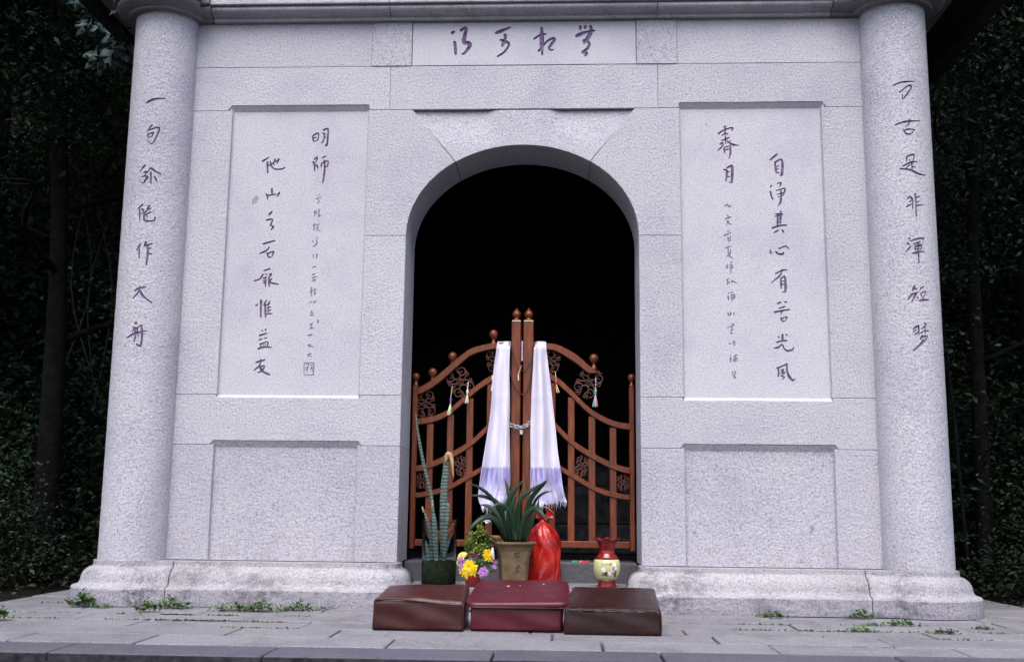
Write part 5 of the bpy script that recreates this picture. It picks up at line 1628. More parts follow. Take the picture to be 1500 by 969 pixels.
def snake_mat():
    m, nt, b = newmat('banded_snake_leaf', .45, .4)
    uv = N(nt, 'ShaderNodeUVMap').outputs[0]
    P = geo_pos(nt)
    sep = N(nt, 'ShaderNodeSeparateXYZ'); nt.links.new(P, sep.inputs[0])
    n = noise_n(nt, P, 35, 3, .6)
    ad = N(nt, 'ShaderNodeMath', operation='MULTIPLY_ADD')
    nt.links.new(n, ad.inputs[0]); ad.inputs[1].default_value = 9.0
    ml = N(nt, 'ShaderNodeMath', operation='MULTIPLY'); nt.links.new(sep.outputs[2], ml.inputs[0]); ml.inputs[1].default_value = 330.0
    nt.links.new(ml.outputs[0], ad.inputs[2])
    s_ = N(nt, 'ShaderNodeMath', operation='SINE'); nt.links.new(ad.outputs[0], s_.inputs[0])
    mr = N(nt, 'ShaderNodeMapRange'); mr.inputs[1].default_value = -1; mr.inputs[2].default_value = 1; nt.links.new(s_.outputs[0], mr.inputs[0])
    c = ramp(nt, mr.outputs[0], [(0, (.018, .030, .028)), (.35, (.035, .052, .047)), (.6, (.075, .105, .095)), (1, (.115, .15, .135))])
    n3 = noise_n(nt, P, 6, 2, .5)
    c = mixc(nt, ramp(nt, n3, [(.45, (0, 0, 0)), (.7, (.55, .55, .55))]), c, (.05, .08, .06))
    nt.links.new(c, b.inputs['Base Color'])
    return m
M_SNAKE = snake_mat()
sn = empty('snake_plant', (TX, TY, .25), 'banded snake plant with one very tall leaf and a dried tip, in the glass jar', 'plant')
def s__(px, py, y): return (-.541 + (px - 618) * .00382, y, .121 + (855 - py) * .00374)
SL = [
    ([(641, 838, -.05), (639, 800, -.05), (636, 765, -.05), (633, 738, -.05)], .030, .0),
    ([(634, 830, -.02), (631, 790, -.02), (627, 770, -.02), (619, 744, -.02)], .024, .0),
    ([(650, 835, .00), (648, 780, .00), (648, 720, .0), (650, 690, .0), (649, 664, .0)], .042, .35),
    ([(638, 835, .02), (634, 770, .02), (628, 722, .02), (617, 680, .01), (608, 635, .0), (603, 600, .0)], .019, .03),
    ([(648, 838, -.04), (652, 815, -.04), (657, 797, -.05), (662, 780, -.05)], .015, .0),
    ([(650, 835, -.03), (652, 790, -.03), (655, 745, -.03), (654, 733, -.03)], .026, .0),
    ([(630, 838, -.05), (628, 810, -.05), (624, 790, -.05)], .022, .0),
]
for pts, wd, tipw in SL:
    strap_leaf('snake_leaf', [s__(*p) for p in pts], wd, M_SNAKE, sn, .16, .5, tipw, .7)
M_DRYTIP = plain('dried_tan_leaf', (.30, .19, .11), .8, .2, .4, 50)
strap_leaf('dried_tip', [s__(649, 676, -.004), s__(652, 663, -.008), s__(657, 664, -.02), s__(660, 676, -.03), s__(663, 700, -.03)], .026, M_DRYTIP, sn, .3, .4, .1, .5, 1.0)
strap_leaf('dried_tip', [s__(633, 742, -.052), s__(633, 737, -.054), s__(633, 731, -.052)], .010, M_DRYTIP, sn)
strap_leaf('dried_tip', [s__(619, 750, -.022), s__(618, 745, -.024), s__(617, 741, -.022)], .010, M_DRYTIP, sn)

# ================================================================== FLOWER ARRANGEMENT
fa = empty('flower_arrangement', (-.235, -.14, .12), 'small red pot of yellow chrysanthemums, mauve carnations and feathery greenery', 'flowers')
M_RPOT = plain('red_plastic_pot', (.35, .03, .025), .4)
v, f = lathe([(.034, .121), (.044, .172), (.047, .175), (.047, .180), (.042, .18), (.040, .165)], 24, (-.245, -.13, 0))
add('small_pot', mesh('small_pot', v, f), M_RPOT, fa, True)
M_YEL = plain('yellow_petals', (.62, .42, .008), .6, .2, .3, 60)
M_PYEL = plain('pale_yellow_petals', (.72, .60, .16), .6, .2, .2, 60)
M_MAU = plain('mauve_petals', (.30, .12, .32), .6, .2, .8, 110)
M_WINE = plain('wine_petals', (.09, .015, .03), .6)
M_STALK = plain('green_stalk', (.06, .11, .03), .6)
def petals(cx, cy, cz, R0, facing, layers, mat, n0=16, pw=.16, droop=.3, seed=0):
    rnd = random.Random(seed)
    fz = Vector(facing).normalized()
    ux = fz.orthogonal().normalized(); uy = fz.cross(ux)
    V, F = [], []
    for l in range(layers):
        tl = l / max(1, layers - 1)
        ln = R0 * (1 - .62 * tl); lift = .10 + 1.15 * tl
        n = int(n0 * (1 - .4 * tl))
        for k in range(n):
            a = 2 * PI * (k + rnd.random() * .6 + l * .4) / n
            d = ux * math.cos(a) + uy * math.sin(a)
            sd_ = fz.cross(d)
            L_ = ln * rnd.uniform(.82, 1.12)
            wv = R0 * pw * rnd.uniform(.8, 1.2)
            c0 = Vector((cx, cy, cz)) + fz * R0 * .16 * tl
            p1 = c0 + d * L_ * .5 * math.cos(lift) + fz * L_ * .5 * math.sin(lift)
            p2 = c0 + d * L_ * math.cos(lift * .8) + fz * L_ * math.sin(lift * .75) * .9 - Vector((0, 0, droop * L_ * (1 - tl) * .5))
            n_ = len(V)
            V += [c0 + d * R0 * .05, p1 - sd_ * wv, p1 + sd_ * wv, p2 - sd_ * wv * .55, p2 + sd_ * wv * .55]
            V[n_] = V[n_]
            F += [(n_, n_ + 1, n_ + 2), (n_ + 1, n_ + 3, n_ + 4, n_ + 2)]
    return V, F
def flower(name, label, c, R0, facing, layers, mat, **kw):
    v, f = petals(*c, R0, facing, layers, mat, **kw)
    g = add(name, mesh(name, v, f), mat, fa)
    st = catmull([Vector(c) + Vector((0, .01, 0)), Vector((c[0] * .7 - .245 * .3, -.115, c[2] - .05)), Vector((-.245, -.13, .17))], 4)
    add('stalk', mesh('stalk', *tube(st, .0022, 5)), M_STALK, fa)
    if label: tag(g, label)
    return g
flower('chrysanthemum', 'large open yellow chrysanthemum', (-.263, -.175, .222), .050, (-.05, -1, .22), 7, M_YEL, n0=30, pw=.075, seed=1)
flower('chrysanthemum', 'half turned golden chrysanthemum', (-.160, -.150, .293), .037, (.55, -.8, .35), 7, M_YEL, n0=26, pw=.085, seed=2)
flower('chrysanthemum', 'pale yellow chrysanthemum turned away', (-.302, -.15, .285), .032, (-.5, -.5, .7), 5, M_PYEL, n0=20, pw=.10, seed=3)
flower('chrysanthemum', 'pale yellow chrysanthemum turned away', (-.318, -.15, .250), .024, (-.9, -.4, .2), 5, M_PYEL, n0=18, pw=.10, seed=4)
def ruffle(c, R0, mat, seed, facing=(0, -1, .3)):
    v, f = petals(*c, R0, facing, 6, mat, n0=13, pw=.26, droop=0, seed=seed)
    rnd = random.Random(seed)
    v = [Vector(p) + Vector((rnd.uniform(-1, 1), rnd.uniform(-1, 1), rnd.uniform(-1, 1))) * R0 * .06 for p in v]
    return v, f
for i, (c, r0) in enumerate((((-.298, -.175, .232), .022), ((-.288, -.17, .205), .018), ((-.305, -.17, .262), .018), ((-.184, -.175, .200), .030), ((-.128, -.14, .225), .016), ((-.123, -.13, .25), .012))):
    v, f = ruffle(c, r0, M_MAU, 20 + i)
    add('carnation', mesh('carnation', v, f), M_MAU, fa)
for i, c in enumerate(((-.245, -.14, .30), (-.225, -.14, .285), (-.262, -.14, .285))):
    v, f = ruffle(c, .018, M_WINE, 40 + i)
    add('wine_blossom', mesh('wine', v, f), M_WINE, fa)
# feathery green spire with yellow buds
M_FERN = leaf_mat('feathery_green', (.045, .08, .018), (.20, .24, .05), .6)
rnd = random.Random(5)
V, F = [], []
for st in range(84):
    bx, bz = rnd.uniform(-.285, -.150), rnd.uniform(.24, .27)
    tx = -.205 + rnd.gauss(0, .045); tz = rnd.uniform(.30, .47) - abs(tx + .205) * .9
    by, ty = -.11, -.12 + rnd.uniform(-.03, .02)
    for k in range(26):
        t = .15 + .85 * k / 25
        p = Vector((bx + (tx - bx) * t, by + (ty - by) * t, bz + (tz - bz) * t))
        a = rnd.uniform(0, 2 * PI); L_ = .019 * (1.1 - .5 * t)
        d = Vector((math.cos(a) * 1.4, math.sin(a), .7)).normalized() * L_
        s2 = d.cross(Vector((0, -1, 0)))  .normalized() * .0034
        n_ = len(V); V += [p - s2 * .5, p + s2 * .5, p + d + s2, p + d - s2]; F.append((n_, n_ + 1, n_ + 2, n_ + 3))
o = add('feathery_greenery', mesh('fern', V, F), M_FERN, fa); tag(o, kind='stuff')
parts = []
for k in range(60):
    t = rnd.random()
    x, z = -.207 + rnd.gauss(0, .028) * (1.2 - t), .29 + .19 * t
    bm = bmesh.new(); bmesh.ops.create_icosphere(bm, subdivisions=1, radius=rnd.uniform(.003, .0055))
    parts.append(([(v.co.x + x, v.co.y - .15 + rnd.uniform(-.01, .02), v.co.z + z) for v in bm.verts], [tuple(v.index for v in f.verts) for f in bm.faces])); bm.free()
v, f = join(parts)
M_BUD = plain('yellow_green_buds', (.42, .42, .08), .6)
o = add('yellow_bud', mesh('buds', v, f), M_BUD, fa); tag(o, kind='stuff')
M_SMALLLEAF = leaf_mat('arrangement_leaf', (.03, .06, .03), (.09, .14, .08), .45)
for i in range(22):
    a = rnd.uniform(-PI, PI)
    c0 = Vector((-.235 + rnd.uniform(-.03, .05), -.13, .19 + rnd.uniform(0, .05)))
    tp = c0 + Vector((math.cos(a) * .075, -.02 + .02 * math.sin(a), .03 * math.sin(a * 2) + rnd.uniform(-.03, .04)))
    strap_leaf('leaf', [c0, c0.lerp(tp, .5) + Vector((0, -.012, .012)), tp], .026, M_SMALLLEAF, fa, .2, .5, .05, .2, rnd.uniform(-1, 1), 6)
# pale iris-like bloom above
M_LIL = plain('pale_lilac_petals', (.55, .45, .62), .6, .2, .35, 80)
v, f = petals(-.176, -.12, .478, .022, (.3, -.6, .7), 3, M_LIL, n0=7, pw=.34, droop=.4, seed=9)
add('lilac_bloom', mesh('lilac', v, f), M_LIL, fa)
add('stalk', mesh('stalk', *tube(catmull([(-.176, -.12, .475), (-.188, -.12, .40), (-.235, -.125, .17)], 4), .0022, 5)), M_STALK, fa)
strap_leaf('white_leaf', [(-.138, -.14, .33), (-.136, -.155, .30), (-.128, -.15, .265)], .016, M_LIL, fa)
# ================================================================== GROUND AND HILLSIDE
def ground_h(x, y):
    fr = smoothstep(-1.2, -2.6, y) * -.62
    side = smoothstep(2.7, 3.3, abs(x))
    h = -.06 + fr
    if y > -1: h = -.055 + .03 * noise.noise(Vector((x * 1.1, y * 1.1, 0)))
    if y < -1: h = -.06 + fr + .03 * noise.noise(Vector((x, y, 0)))
    up = max(0.0, y - 2.2)
    h += side * .03
    hill = .42 * max(0, y - 4.0) + .22 * up * smoothstep(2.6, 4.5, abs(x))
    if y > 4: hill += .35 * (y - 4) * .6
    hill = min(hill, 16 + .1 * y)
    h += hill * (1 + .12 * noise.noise(Vector((x * .3, y * .3, 5))))
    if abs(x) < 2.85 and -1.94 < y < 3.6: h = -.6
    return h
xs_ = list(np.concatenate([np.linspace(-60, -9, 18), np.linspace(-8.5, 8.5, 86), np.linspace(9, 60, 18)]))
ys_ = list(np.concatenate([np.linspace(-60, -8, 16), np.linspace(-7.5, 9, 84), np.linspace(9.5, 60, 30)]))
V = [(x, y, ground_h(x, y)) for y in ys_ for x in xs_]
nx_ = len(xs_)
F = [(j * nx_ + i, j * nx_ + i + 1, (j + 1) * nx_ + i + 1, (j + 1) * nx_ + i) for j in range(len(ys_) - 1) for i in range(nx_ - 1)]
tag(add('forest_ground', mesh('ground', V, F), M_SOIL, None, True), kind='structure')

# ================================================================== FOLIAGE
def leaf_cloud(blobs, n, size, seed, droop=.3, aspect=.42, shell=.55):
    """many small pointed leaves in clumps inside the given ellipsoids (cx,cy,cz,rx,ry,rz)"""
    r = np.random.default_rng(seed)
    B = np.array(blobs, float)
    wts = B[:, 3] * B[:, 4] * B[:, 5]; wts = wts / wts.sum()
    ncl = max(6, n // 26)
    bi = r.choice(len(B), ncl, p=wts)
    d = r.normal(size=(ncl, 3)); d /= np.linalg.norm(d, axis=1)[:, None]
    rad = (shell + (1 - shell) * r.random(ncl)) ** .8
    C = B[bi, :3] + d * rad[:, None] * B[bi, 3:6]
    spread = size * 3.6
    ci = r.integers(0, ncl, n)
    P = C[ci] + r.normal(size=(n, 3)) * spread * np.array([1, 1, .45])
    a = r.uniform(0, 2 * PI, n)
    D = np.stack([np.cos(a), np.sin(a), r.normal(-droop, .45, n)], 1); D /= np.linalg.norm(D, axis=1)[:, None]
    U = r.normal(size=(n, 3)) * .45 + np.array([0, 0, 1.0]); 
    S = np.cross(D, U); S /= np.linalg.norm(S, axis=1)[:, None] + 1e-9
    L = size * r.uniform(.6, 1.3, n)[:, None]
    W = L * aspect
    Nn = np.cross(S, D)
    v0 = P; v1 = P + D * L * .45 - S * W * .5 + Nn * L * .05; v2 = P + D * L - Nn * L * .10; v3 = P + D * L * .45 + S * W * .5 + Nn * L * .05
    V = np.stack([v0, v1, v2, v3], 1).reshape(-1, 3)
    me = bpy.data.meshes.new('leaves')
    me.vertices.add(len(V)); me.vertices.foreach_set('co', V.astype(np.float32).ravel())
    me.loops.add(n * 4); me.polygons.add(n)
    me.loops.foreach_set('vertex_index', np.arange(n * 4, dtype=np.int32))
    me.polygons.foreach_set('loop_start', np.arange(0, n * 4, 4, dtype=np.int32))
    me.polygons.foreach_set('loop_total', np.full(n, 4, dtype=np.int32))
    me.update(); me.validate()
    return me

def trunk_mesh(H, r0, lean=(0, 0), seed=0, limbs=5, crown0=.45, spread=1.2):
    rnd = random.Random(seed)
    pts, rs = [], []
    n = 14
    for i in range(n):
        t = i / (n - 1)
        pts.append((lean[0] * t * t + .06 * math.sin(t * 6 + seed) * t, lean[1] * t * t + .05 * math.cos(t * 5 + seed) * t, -.25 + H * t))
        rs.append(r0 * (1.25 if i == 0 else 1) * (1 - .72 * t) * (1 + .06 * rnd.uniform(-1, 1)))
    parts = [tube(pts, rs, 10)]
    for k in range(limbs):
        t = crown0 + (1 - crown0) * (k + .5) / limbs * .9
        i = int(t * (n - 1)); p = Vector(pts[i]); a = rnd.uniform(0, 2 * PI)
        L = spread * rnd.uniform(.6, 1.1)
        c = [p, p + Vector((math.cos(a) * L * .4, math.sin(a) * L * .4, L * .18)), p + Vector((math.cos(a + .3) * L * .75, math.sin(a + .3) * L * .75, L * .30)), p + Vector((math.cos(a + .2) * L, math.sin(a + .2) * L, L * .25))]
        c = catmull(c, 3)
        parts.append(tube(c, [rs[i] * .45 * (1 - .8 * q / (len(c) - 1)) for q in range(len(c))], 5))
        for _ in range(3):
            q = c[rnd.randrange(3, len(c) - 1)]
            parts.append(tube([q, q + Vector((rnd.uniform(-.3, .3), rnd.uniform(-.3, .3), rnd.uniform(-.25, .25)))], [rs[i] * .16, .003], 4))
    return join(parts)

TRUNKS = [mesh('trunk', *trunk_mesh(6.5, .095, (.3, .1), 3, 8, .32, 1.5)), mesh('trunk', *trunk_mesh(5.5, .055, (-.35, .2), 5, 7, .3, 1.1)), mesh('trunk', *trunk_mesh(8.0, .17, (-.2, -.3), 8, 9, .4, 2.0))]
for m_ in TRUNKS:
    m_.materials.append(M_BARK); m_.polygons.foreach_set('use_smooth', [True] * len(m_.polygons))
CROWNS = [
    leaf_cloud([(0.2, 0, 4.6, 1.5, 1.4, 1.2), (-.7, .3, 3.7, 1.1, 1.0, .8), (.9, -.3, 3.6, 1.0, .9, .7), (0, .1, 5.8, 1.1, 1.1, .8)], 26000, .058, 1),
    leaf_cloud([(-.3, .1, 4.2, 1.0, 1.0, 1.0), (.2, .2, 3.2, .9, .8, .7), (-.2, -.1, 2.5, .6, .7, .4)], 15000, .052, 2),
    leaf_cloud([(-.2, -.3, 6.6, 2.2, 2.0, 1.3), (1.2, .4, 5.6, 1.4, 1.4, .9), (-1.4, .3, 5.4, 1.4, 1.3, .8), (0, -1.2, 5.0, 1.2, 1.0, .6)], 34000, .080, 3),
]
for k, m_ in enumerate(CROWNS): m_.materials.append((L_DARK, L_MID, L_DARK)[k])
def tree(kind, x, y, rz, sc, label, group='forest trees round the shrine'):
    g = empty('forest_tree', (x, y, ground_h(x, y)), label, 'tree', group, rz)
    g.scale = (sc, sc, sc)
    for nm, me in (('trunk', TRUNKS[kind]), ('crown', CROWNS[kind])):
        o = bpy.data.objects.new(nm, me); COL.objects.link(o); o.parent = g
    return g
T = [
    (0, -3.52, 1.6, 3.0, 1.0, 'dark tree with a straight thick trunk at the far left of the photo'),
    (1, -3.35, 3.0, 1.2, 1.0, 'thin pale-stemmed tree between the thick left trunk and the left pillar'),
    (2, -5.4, 3.2, 2.0, 1.0, 'large dark tree behind the thick left trunk'),
    (2, -2.9, 5.6, 4.1, 1.0, 'tall tree rising behind the left side of the roof'),
    (1, -4.6, 4.6, .2, 1.25, 'slender tree on the slope far left behind'),
    (1, 3.33, 2.0, 2.6, 1.15, 'dark tree with a slim trunk just right of the right pillar'),
    (1, 4.15, 3.0, 5.2, 1.15, 'slender tree at the right edge of the photo'),
    (2, 4.9, 4.4, 1.1, 1.05, 'large dark tree deep in the wood on the right'),
    (2, 2.9, 6.0, 3.0, 1.1, 'tall tree rising behind the right side of the roof'),
    (2, 0.0, 7.0, 5.5, 1.2, 'tall tree standing straight behind the shrine roof'),
    (2, -6.8, 6.2, 1.5, 1.15, 'farthest tall tree up the slope on the left'),
    (2, 7.4, 6.4, 2.5, 1.15, 'farthest tall tree up the slope on the right'),
]
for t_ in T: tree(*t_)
# unseen trees added at the clearing's edge, left and right of the photographer, whose crowns shade the wood
for t_ in [(2, -5.6, -1.4, .9, .95, 'broad tree added for shade at the left edge of the clearing, outside the photo'),
           (2, 5.9, -1.2, 2.9, .95, 'broad tree added for shade at the right edge of the clearing, outside the photo'),
           (2, -6.2, 1.4, 4.4, 1.05, 'second broad tree added for shade left of the platform, outside the photo'),
           (2, 6.3, 1.8, .3, 1.05, 'second broad tree added for shade right of the platform, outside the photo')]:
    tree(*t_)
# trees added across the clearing, out of view, to block the low sky
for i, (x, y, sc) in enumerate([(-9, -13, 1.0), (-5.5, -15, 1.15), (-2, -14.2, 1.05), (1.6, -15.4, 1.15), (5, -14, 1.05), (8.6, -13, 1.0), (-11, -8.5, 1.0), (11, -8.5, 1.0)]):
    tree(2, x, y, i * 1.3, sc, ('added sky-blocking tree %s the clearing behind the photographer, outside the photo' % ('across' if i < 6 else 'beside')))

# unseen canopy added overhead to darken the wood, either side of and behind the roof
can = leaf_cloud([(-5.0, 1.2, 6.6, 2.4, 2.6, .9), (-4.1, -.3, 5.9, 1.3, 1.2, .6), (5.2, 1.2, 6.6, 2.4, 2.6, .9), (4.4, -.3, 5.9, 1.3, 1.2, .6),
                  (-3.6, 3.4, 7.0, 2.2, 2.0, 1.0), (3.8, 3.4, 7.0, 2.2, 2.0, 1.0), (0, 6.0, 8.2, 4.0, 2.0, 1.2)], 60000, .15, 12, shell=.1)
o = add('shading_canopy', can, L_DARK); tag(o, 'unseen high leaf canopy added to darken the wood over both sides of the shrine', 'canopy', kind='stuff')

# shrubs on the slope
SHR = [leaf_cloud([(0, 0, .55, .75, .6, .55), (.4, .1, .95, .4, .4, .35), (-.45, 0, .8, .35, .35, .35)], 6500, .055, 21, .2, .45, .4),
       leaf_cloud([(0, 0, .45, .6, .5, .45), (.1, .1, .9, .45, .4, .4)], 4800, .045, 22, .2, .5, .4),
       leaf_cloud([(0, 0, .6, .5, .5, .6), (.2, 0, 1.2, .4, .4, .45)], 3200, .05, 23, .4, .35, .4)]
SHR_M = [L_DARK, L_MID, L_OLIVE]
for a, b_ in zip(SHR, SHR_M): a.materials.append(b_)
ST = mesh('stems', *join([tube([(random.uniform(-.05, .05), random.uniform(-.05, .05), -.1), (random.uniform(-.2, .2), random.uniform(-.2, .2), .45), (random.uniform(-.45, .45), random.uniform(-.4, .4), 1.0)], [.014, .009, .003], 5) for _ in range(7)]))
ST.materials.append(M_BARK)
def shrub(kind, x, y, rz, sc, label, zoff=0.0):
    g = empty('shrub', (x, y, ground_h(x, y) + zoff), label, 'shrub', 'shrubs of the dark wood', rz)
    g.scale = (sc, sc, sc)
    for nm, me in (('foliage', SHR[kind]), ('stem', ST)):
        o = bpy.data.objects.new(nm, me); COL.objects.link(o); o.parent = g
    return g
rs = random.Random(4)
side_name = {-1: 'left', 1: 'right'}
sh_list = [
    (1, -3.55, 1.0, .7, 'low shrub on the brown soil at the left edge of the paving'),
    (0, -4.5, 1.7, 1.1, 'dark shrub under the thick trunk at the far left'),
    (1, -3.3, 2.6, 1.1, 'leafy shrub just left of the base of the left pillar'),
    (2, -3.0, 3.9, 1.3, 'yellow-green shrub behind the left pillar'),
    (0, -4.2, 3.4, 1.4, 'tall dark shrub behind the thick left trunk'),
    (1, -5.3, 2.6, 1.2, 'shrub at the far left margin'),
    (1, 3.5, 1.1, .8, 'low shrub on the soil at the right edge of the paving'),
    (0, 4.2, 1.9, 1.1, 'dark shrub at the right margin of the photo'),
    (0, 3.3, 2.8, 1.2, 'dark shrub close behind the right pillar base'),
    (2, 3.7, 4.0, 1.2, 'faint olive shrub behind the slim trunk on the right'),
    (0, 4.9, 3.2, 1.4, 'tall dark shrub beyond the right margin'),
    (0, -5.2, 4.4, 2.0, 'big dark bush filling the gap high at the far left'),
    (1, -6.2, 5.2, 2.6, 'very large bush up the slope at the far left'),
]
for k, x, y, sc, lab in sh_list: shrub(k, x, y, rs.uniform(0, 6), sc, lab)
for i in range(26):
    sx = rs.choice((-1, 1))
    x = sx * rs.uniform(2.6, 6.6); y = rs.uniform(4.2, 9.5)
    z_ = rs.choice((0, 0, 0, 1, 1, 2))
    shrub(z_, x, y, rs.uniform(0, 6), rs.uniform(1.1, 1.9), 'dark leafy shrub on the wooded slope behind the %s side of the shrine' % side_name[sx], rs.uniform(-.1, .5))
# lighter yellow-green sprays hanging high on the left
hang = leaf_cloud([(-3.35, 2.3, 3.7, .45, .5, .55), (-3.15, 2.6, 3.05, .35, .4, .5), (-3.7, 2.2, 3.25, .35, .4, .35)], 3600, .045, 31, .6, .5, .2)
hg = empty('climbing_vine', (-3.4, 2.4, .2), 'yellow-green vine sprays hanging high between the left trunk and the left pillar', 'vine')
add('leaf_spray', hang, L_OLIVE, hg)
for k in range(5):
    x = -3.5 + rs.uniform(-.35, .4); y = 2.2 + rs.uniform(-.2, .3); z0 = 4.2
    add('vine_stem', mesh('vine', *tube(catmull([(x, y, z0), (x + rs.uniform(-.15, .15), y, z0 - .8), (x + rs.uniform(-.3, .3), y, z0 - 1.9), (x + rs.uniform(-.3, .3), y, z0 - 2.9)], 5), .006, 4)), M_TWIG, hg)
mid = leaf_cloud([(-3.1, 1.9, 2.05, .28, .3, .38), (-3.35, 2.1, 1.45, .35, .3, .3)], 1500, .05, 33, .2, .5, .2)
hg2 = empty('leafy_bush', (-3.2, 2.0, .0), 'grey-green leafy bush halfway up beside the left pillar', 'bush')
add('foliage', mid, L_MID, hg2)
add('stem', mesh('stem', *tube([(-3.25, 2.0, -.1), (-3.2, 2.0, .9), (-3.1, 1.9, 1.9)], [.02, .014, .006], 6)), M_BARK, hg2)
rg = leaf_cloud([(2.95, 1.6, 2.25, .14, .25, .22), (3.0, 1.7, 1.75, .12, .2, .16)], 420, .05, 35, .2, .5, .2)
hg3 = empty('leafy_sprig', (3.0, 1.6, .0), 'bright green sprig beside the middle of the right pillar', 'sprig')
add('foliage', rg, L_MID, hg3)
add('stem', mesh('stem', *tube([(3.1, 1.7, -.1), (3.05, 1.7, 1.2), (2.95, 1.6, 2.3)], [.015, .010, .004], 6)), M_BARK, hg3)

# umbrella-leaved branch near the left eave
M_UMB = plain('umbrella_leaf', (.13, .19, .185), .4, .5, .3, 10)
ub = empty('umbrella_tree', (-4.3, 1.1, 0), 'slim tree reaching grey-green whorls of seven leaves under the left eave', 'tree')
add('trunk', mesh('trunk', *tube(catmull([(-4.45, 1.1, -.2), (-4.4, 1.1, 2.0), (-4.2, 1.05, 3.9), (-3.75, 1.0, 4.35), (-3.3, .95, 4.2), (-3.05, .95, 4.0)], 6), [.035 * (1 - .8 * i / 30) for i in range(31)], 6)), M_BARK, ub, True)
# centre of each whorl (metres) and leaf length
wh = [(-3.125, 1.0, 3.961, 0.184), (-2.907, 0.95, 3.872, 0.1725), (-3.067, 1.0, 3.725, 0.1725), (-2.929, 1.0, 3.75, 0.1955), (-3.09, 1.1, 4.131, 0.1495), (-3.297, 1.2, 4.232, 0.184), (-2.819, 0.9, 3.76, 0.11499999999999999), (-3.053, 1.15, 3.888, 0.1725)]
for i, (cx_, cy_, cz_, sz) in enumerate(wh):
    c = Vector((cx_, cy_, cz_))
    nl = 7
    a0 = rs.uniform(0, 6)
    for k in range(nl):
        a = a0 + 2 * PI * k / nl
        d = Vector((math.cos(a), math.sin(a) * .9, -.75 + .25 * math.sin(a * 2))).normalized()
        tip = c + d * sz * rs.uniform(.85, 1.1)
        mid_ = c.lerp(tip, .5) + Vector((0, 0, sz * .08))
        strap_leaf('leaf', [c + d * .01, mid_, tip], sz * .38, M_UMB, ub, .15, .6, .12, .15, rs.uniform(-.5, .5), 6)
    root = Vector((-3.3, .95, 4.2))
    add('twig', mesh('twig', *tube([root, root.lerp(c, .5) + Vector((0, 0, .08)), c], [.008, .005, .003], 4)), M_TWIG, ub)

# undergrowth: low leafy cover on the soil beside the paving and up the slope
bl = []
for i in range(420):
    sx = rs.choice((-1, 1))
    if i < 90: x = sx * rs.uniform(3.05, 5.4); y = rs.uniform(.6, 3.8)
    else: y = rs.uniform(3.8, 22.0); x = sx * rs.uniform(2.5, 9.0) * (1 + max(0, y - 6) * .08)
    if sx < 0 and y < 1.1 and abs(x) < 3.6: continue
    h_ = rs.uniform(.08, .22) if i < 90 else rs.uniform(.5, 1.1)
    w_ = rs.uniform(.2, .4) if i < 90 else rs.uniform(.6, 1.2)
    bl.append((x, y, ground_h(x, y) + h_ * .5, w_, w_, h_))
near = [q for q in bl if q[1] < 3.8]; far = [q for q in bl if q[1] >= 3.8]
for nm, q, n_, sz, sd_ in (('near_undergrowth', near, 15000, .055, 61), ('slope_undergrowth', far, 120000, .11, 62)):
    B_ = leaf_cloud(q, n_, sz, sd_, .1, .45, .2)
    o = add('undergrowth', B_, L_MID if nm[0] == 'n' else L_DARK); tag(o, kind='stuff')

# fallen leaves and litter
V, F = [], []
for i in range(1500):
    sx = rs.choice((-1, 1)); x = sx * rs.uniform(2.95, 5.5); y = rs.uniform(-1.8, 4)
    z_ = ground_h(x, y) + .008; a = rs.uniform(0, 6); s_ = rs.uniform(.012, .035)
    n_ = len(V)
    V += [(x + s_ * math.cos(a), y + s_ * math.sin(a), z_), (x - s_ * .4 * math.sin(a), y + s_ * .4 * math.cos(a), z_ + rs.uniform(0, .015)), (x - s_ * math.cos(a), y - s_ * math.sin(a), z_), (x + s_ * .4 * math.sin(a), y - s_ * .4 * math.cos(a), z_ + rs.uniform(0, .015))]
    F.append((n_, n_ + 1, n_ + 2, n_ + 3))
M_LIT = plain('leaf_litter', (.06, .045, .035), .9, .1, .5, 20)
o = add('leaf_litter', mesh('litter', V, F), M_LIT); tag(o, kind='stuff')

# weeds in the joints of the paving
def weed_mesh(seed, n, w_, h, leaf):
    r = random.Random(seed); V, F = [], []
    for i in range(n):
        x, y = r.gauss(0, w_ * .45), r.gauss(0, w_ * .18)
        a = r.uniform(0, 2 * PI); L = leaf * r.uniform(.6, 1.3)
        z0 = max(0, r.gauss(h * .35, h * .3)) * max(.2, 1 - abs(x) / w_)
        d = Vector((math.cos(a), math.sin(a), r.uniform(-.1, .9))).normalized(); s2 = d.cross(Vector((0, 0, 1))).normalized() * L * .30
        p = Vector((x, y, z0)); n_ = len(V)
        V += [p, p + d * L * .5 - s2 + Vector((0, 0, L * .08)), p + d * L, p + d * L * .5 + s2 + Vector((0, 0, L * .08))]
        F.append((n_, n_ + 1, n_ + 2, n_ + 3))
    me = mesh('weed', V, F); me.materials.append(L_WEED); return me
WD = [weed_mesh(1, 170, .10, .045, .020), weed_mesh(2, 120, .09, .022, .016), weed_mesh(3, 70, .05, .05, .022)]
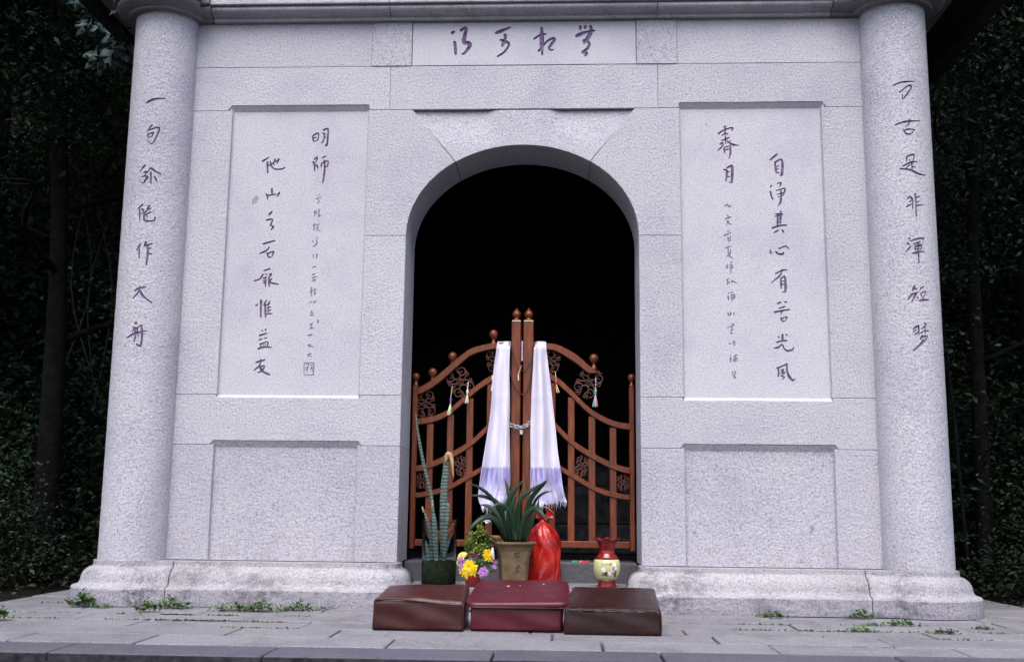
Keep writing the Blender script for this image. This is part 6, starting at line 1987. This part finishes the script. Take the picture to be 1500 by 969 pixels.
weeds = [ # x, y, variant, scale, label
    (-2.49, .02, 2, 1.0, 'dark green weed tuft left of the left pillar base'),
    (-2.31, -.33, 2, 1.3, 'green weed growing against the front of the left pillar base'),
    (-2.20, -.36, 1, .6, 'low weed at the foot of the left pillar base'),
    (-1.83, -.33, 0, 1.0, 'bright green weed clump where the left pillar base meets the wall base'),
    (-1.88, -.53, 2, 1.0, 'weed sprig in front of the bright clump by the left base joint'),
    (-1.50, -.40, 1, 1.15, 'left part of the long weed strip along the left wall base'),
    (-1.33, -.42, 0, .9, 'middle part of the long weed strip along the left wall base'),
    (-1.14, -.36, 0, .85, 'right end tuft of the long weed strip along the left wall base'),
    (-2.42, -1.00, 2, 1.2, 'weed tuft at the left margin of the photo on the paving'),
    (-2.52, -.98, 0, .7, 'flat weed patch at the left margin of the photo'),
    (1.32, -.31, 1, .9, 'small bright weed patch along the right wall base'),
    (1.79, -.30, 2, .9, 'olive moss tuft against the right base joint'),
    (1.72, -.31, 1, .4, 'small moss patch beside the olive tuft at the right base joint'),
    (1.88, -.62, 1, 1.0, 'small green weed patch before the right pillar base'),
    (1.74, -.64, 1, .5, 'smaller weed left of the patch before the right pillar base'),
    (2.0, -.93, 1, .8, 'weed strip on the paving before the right pillar'),
    (1.62, -.87, 1, .7, 'weed in the paving joint left of the right pillar'),
    (2.25, -.72, 1, .55, 'weed in the paving joint to the right of the right pillar base'),
]
for x, y, k, s_, lab in weeds:
    o = bpy.data.objects.new('weed', WD[k]); COL.objects.link(o)
    o.location = (x, y, .001); o.rotation_euler[2] = rs.uniform(-.15, .15) + (PI if rs.random() < .5 else 0); o.scale = (s_ * 1.25, s_ * 1.25, s_ * 1.5)
    tag(o, lab, 'weed', 'weeds in the paving joints')
V, F = [], []
for (x0, x1, y, dn) in [(-2.75, -2.1, -.63, 45), (-2.6, -1.9, -.87, 60), (-2.1, -1.3, -.87, 50), (-1.8, -1.0, -.63, 150), (-1.75, -1.0, -.87, 110), (-1.3, -.95, -1.13, 45), (-2.0, -1.6, -.63, 40),
                        (1.0, 2.6, -.87, 140), (1.1, 1.8, -.63, 50), (1.2, 2.2, -1.13, 60), (2.3, 2.85, -.4, 50), (2.4, 2.8, -.12, 30), (-2.85, -2.5, -.4, 25), (-2.8, -2.5, -.12, 20), (.7, 1.3, -.4, 15)]:
    for i in range(int(dn * 2.2)):
        x = rs.uniform(x0, x1); 
        if noise.noise(Vector((x * 5, y * 3, 2))) < -.05: continue
        p = Vector((x, y + rs.gauss(0, .006), -.002)); a = rs.uniform(0, 6); L = rs.uniform(.008, .018)
        d = Vector((math.cos(a), math.sin(a), rs.uniform(.2, 1))).normalized(); s2 = d.cross(Vector((0, 0, 1))).normalized() * L * .3
        n_ = len(V); V += [p, p + d * L * .5 - s2, p + d * L, p + d * L * .5 + s2]; F.append((n_, n_ + 1, n_ + 2, n_ + 3))
o = add('joint_moss', mesh('moss', V, F), L_WEED); tag(o, kind='stuff')
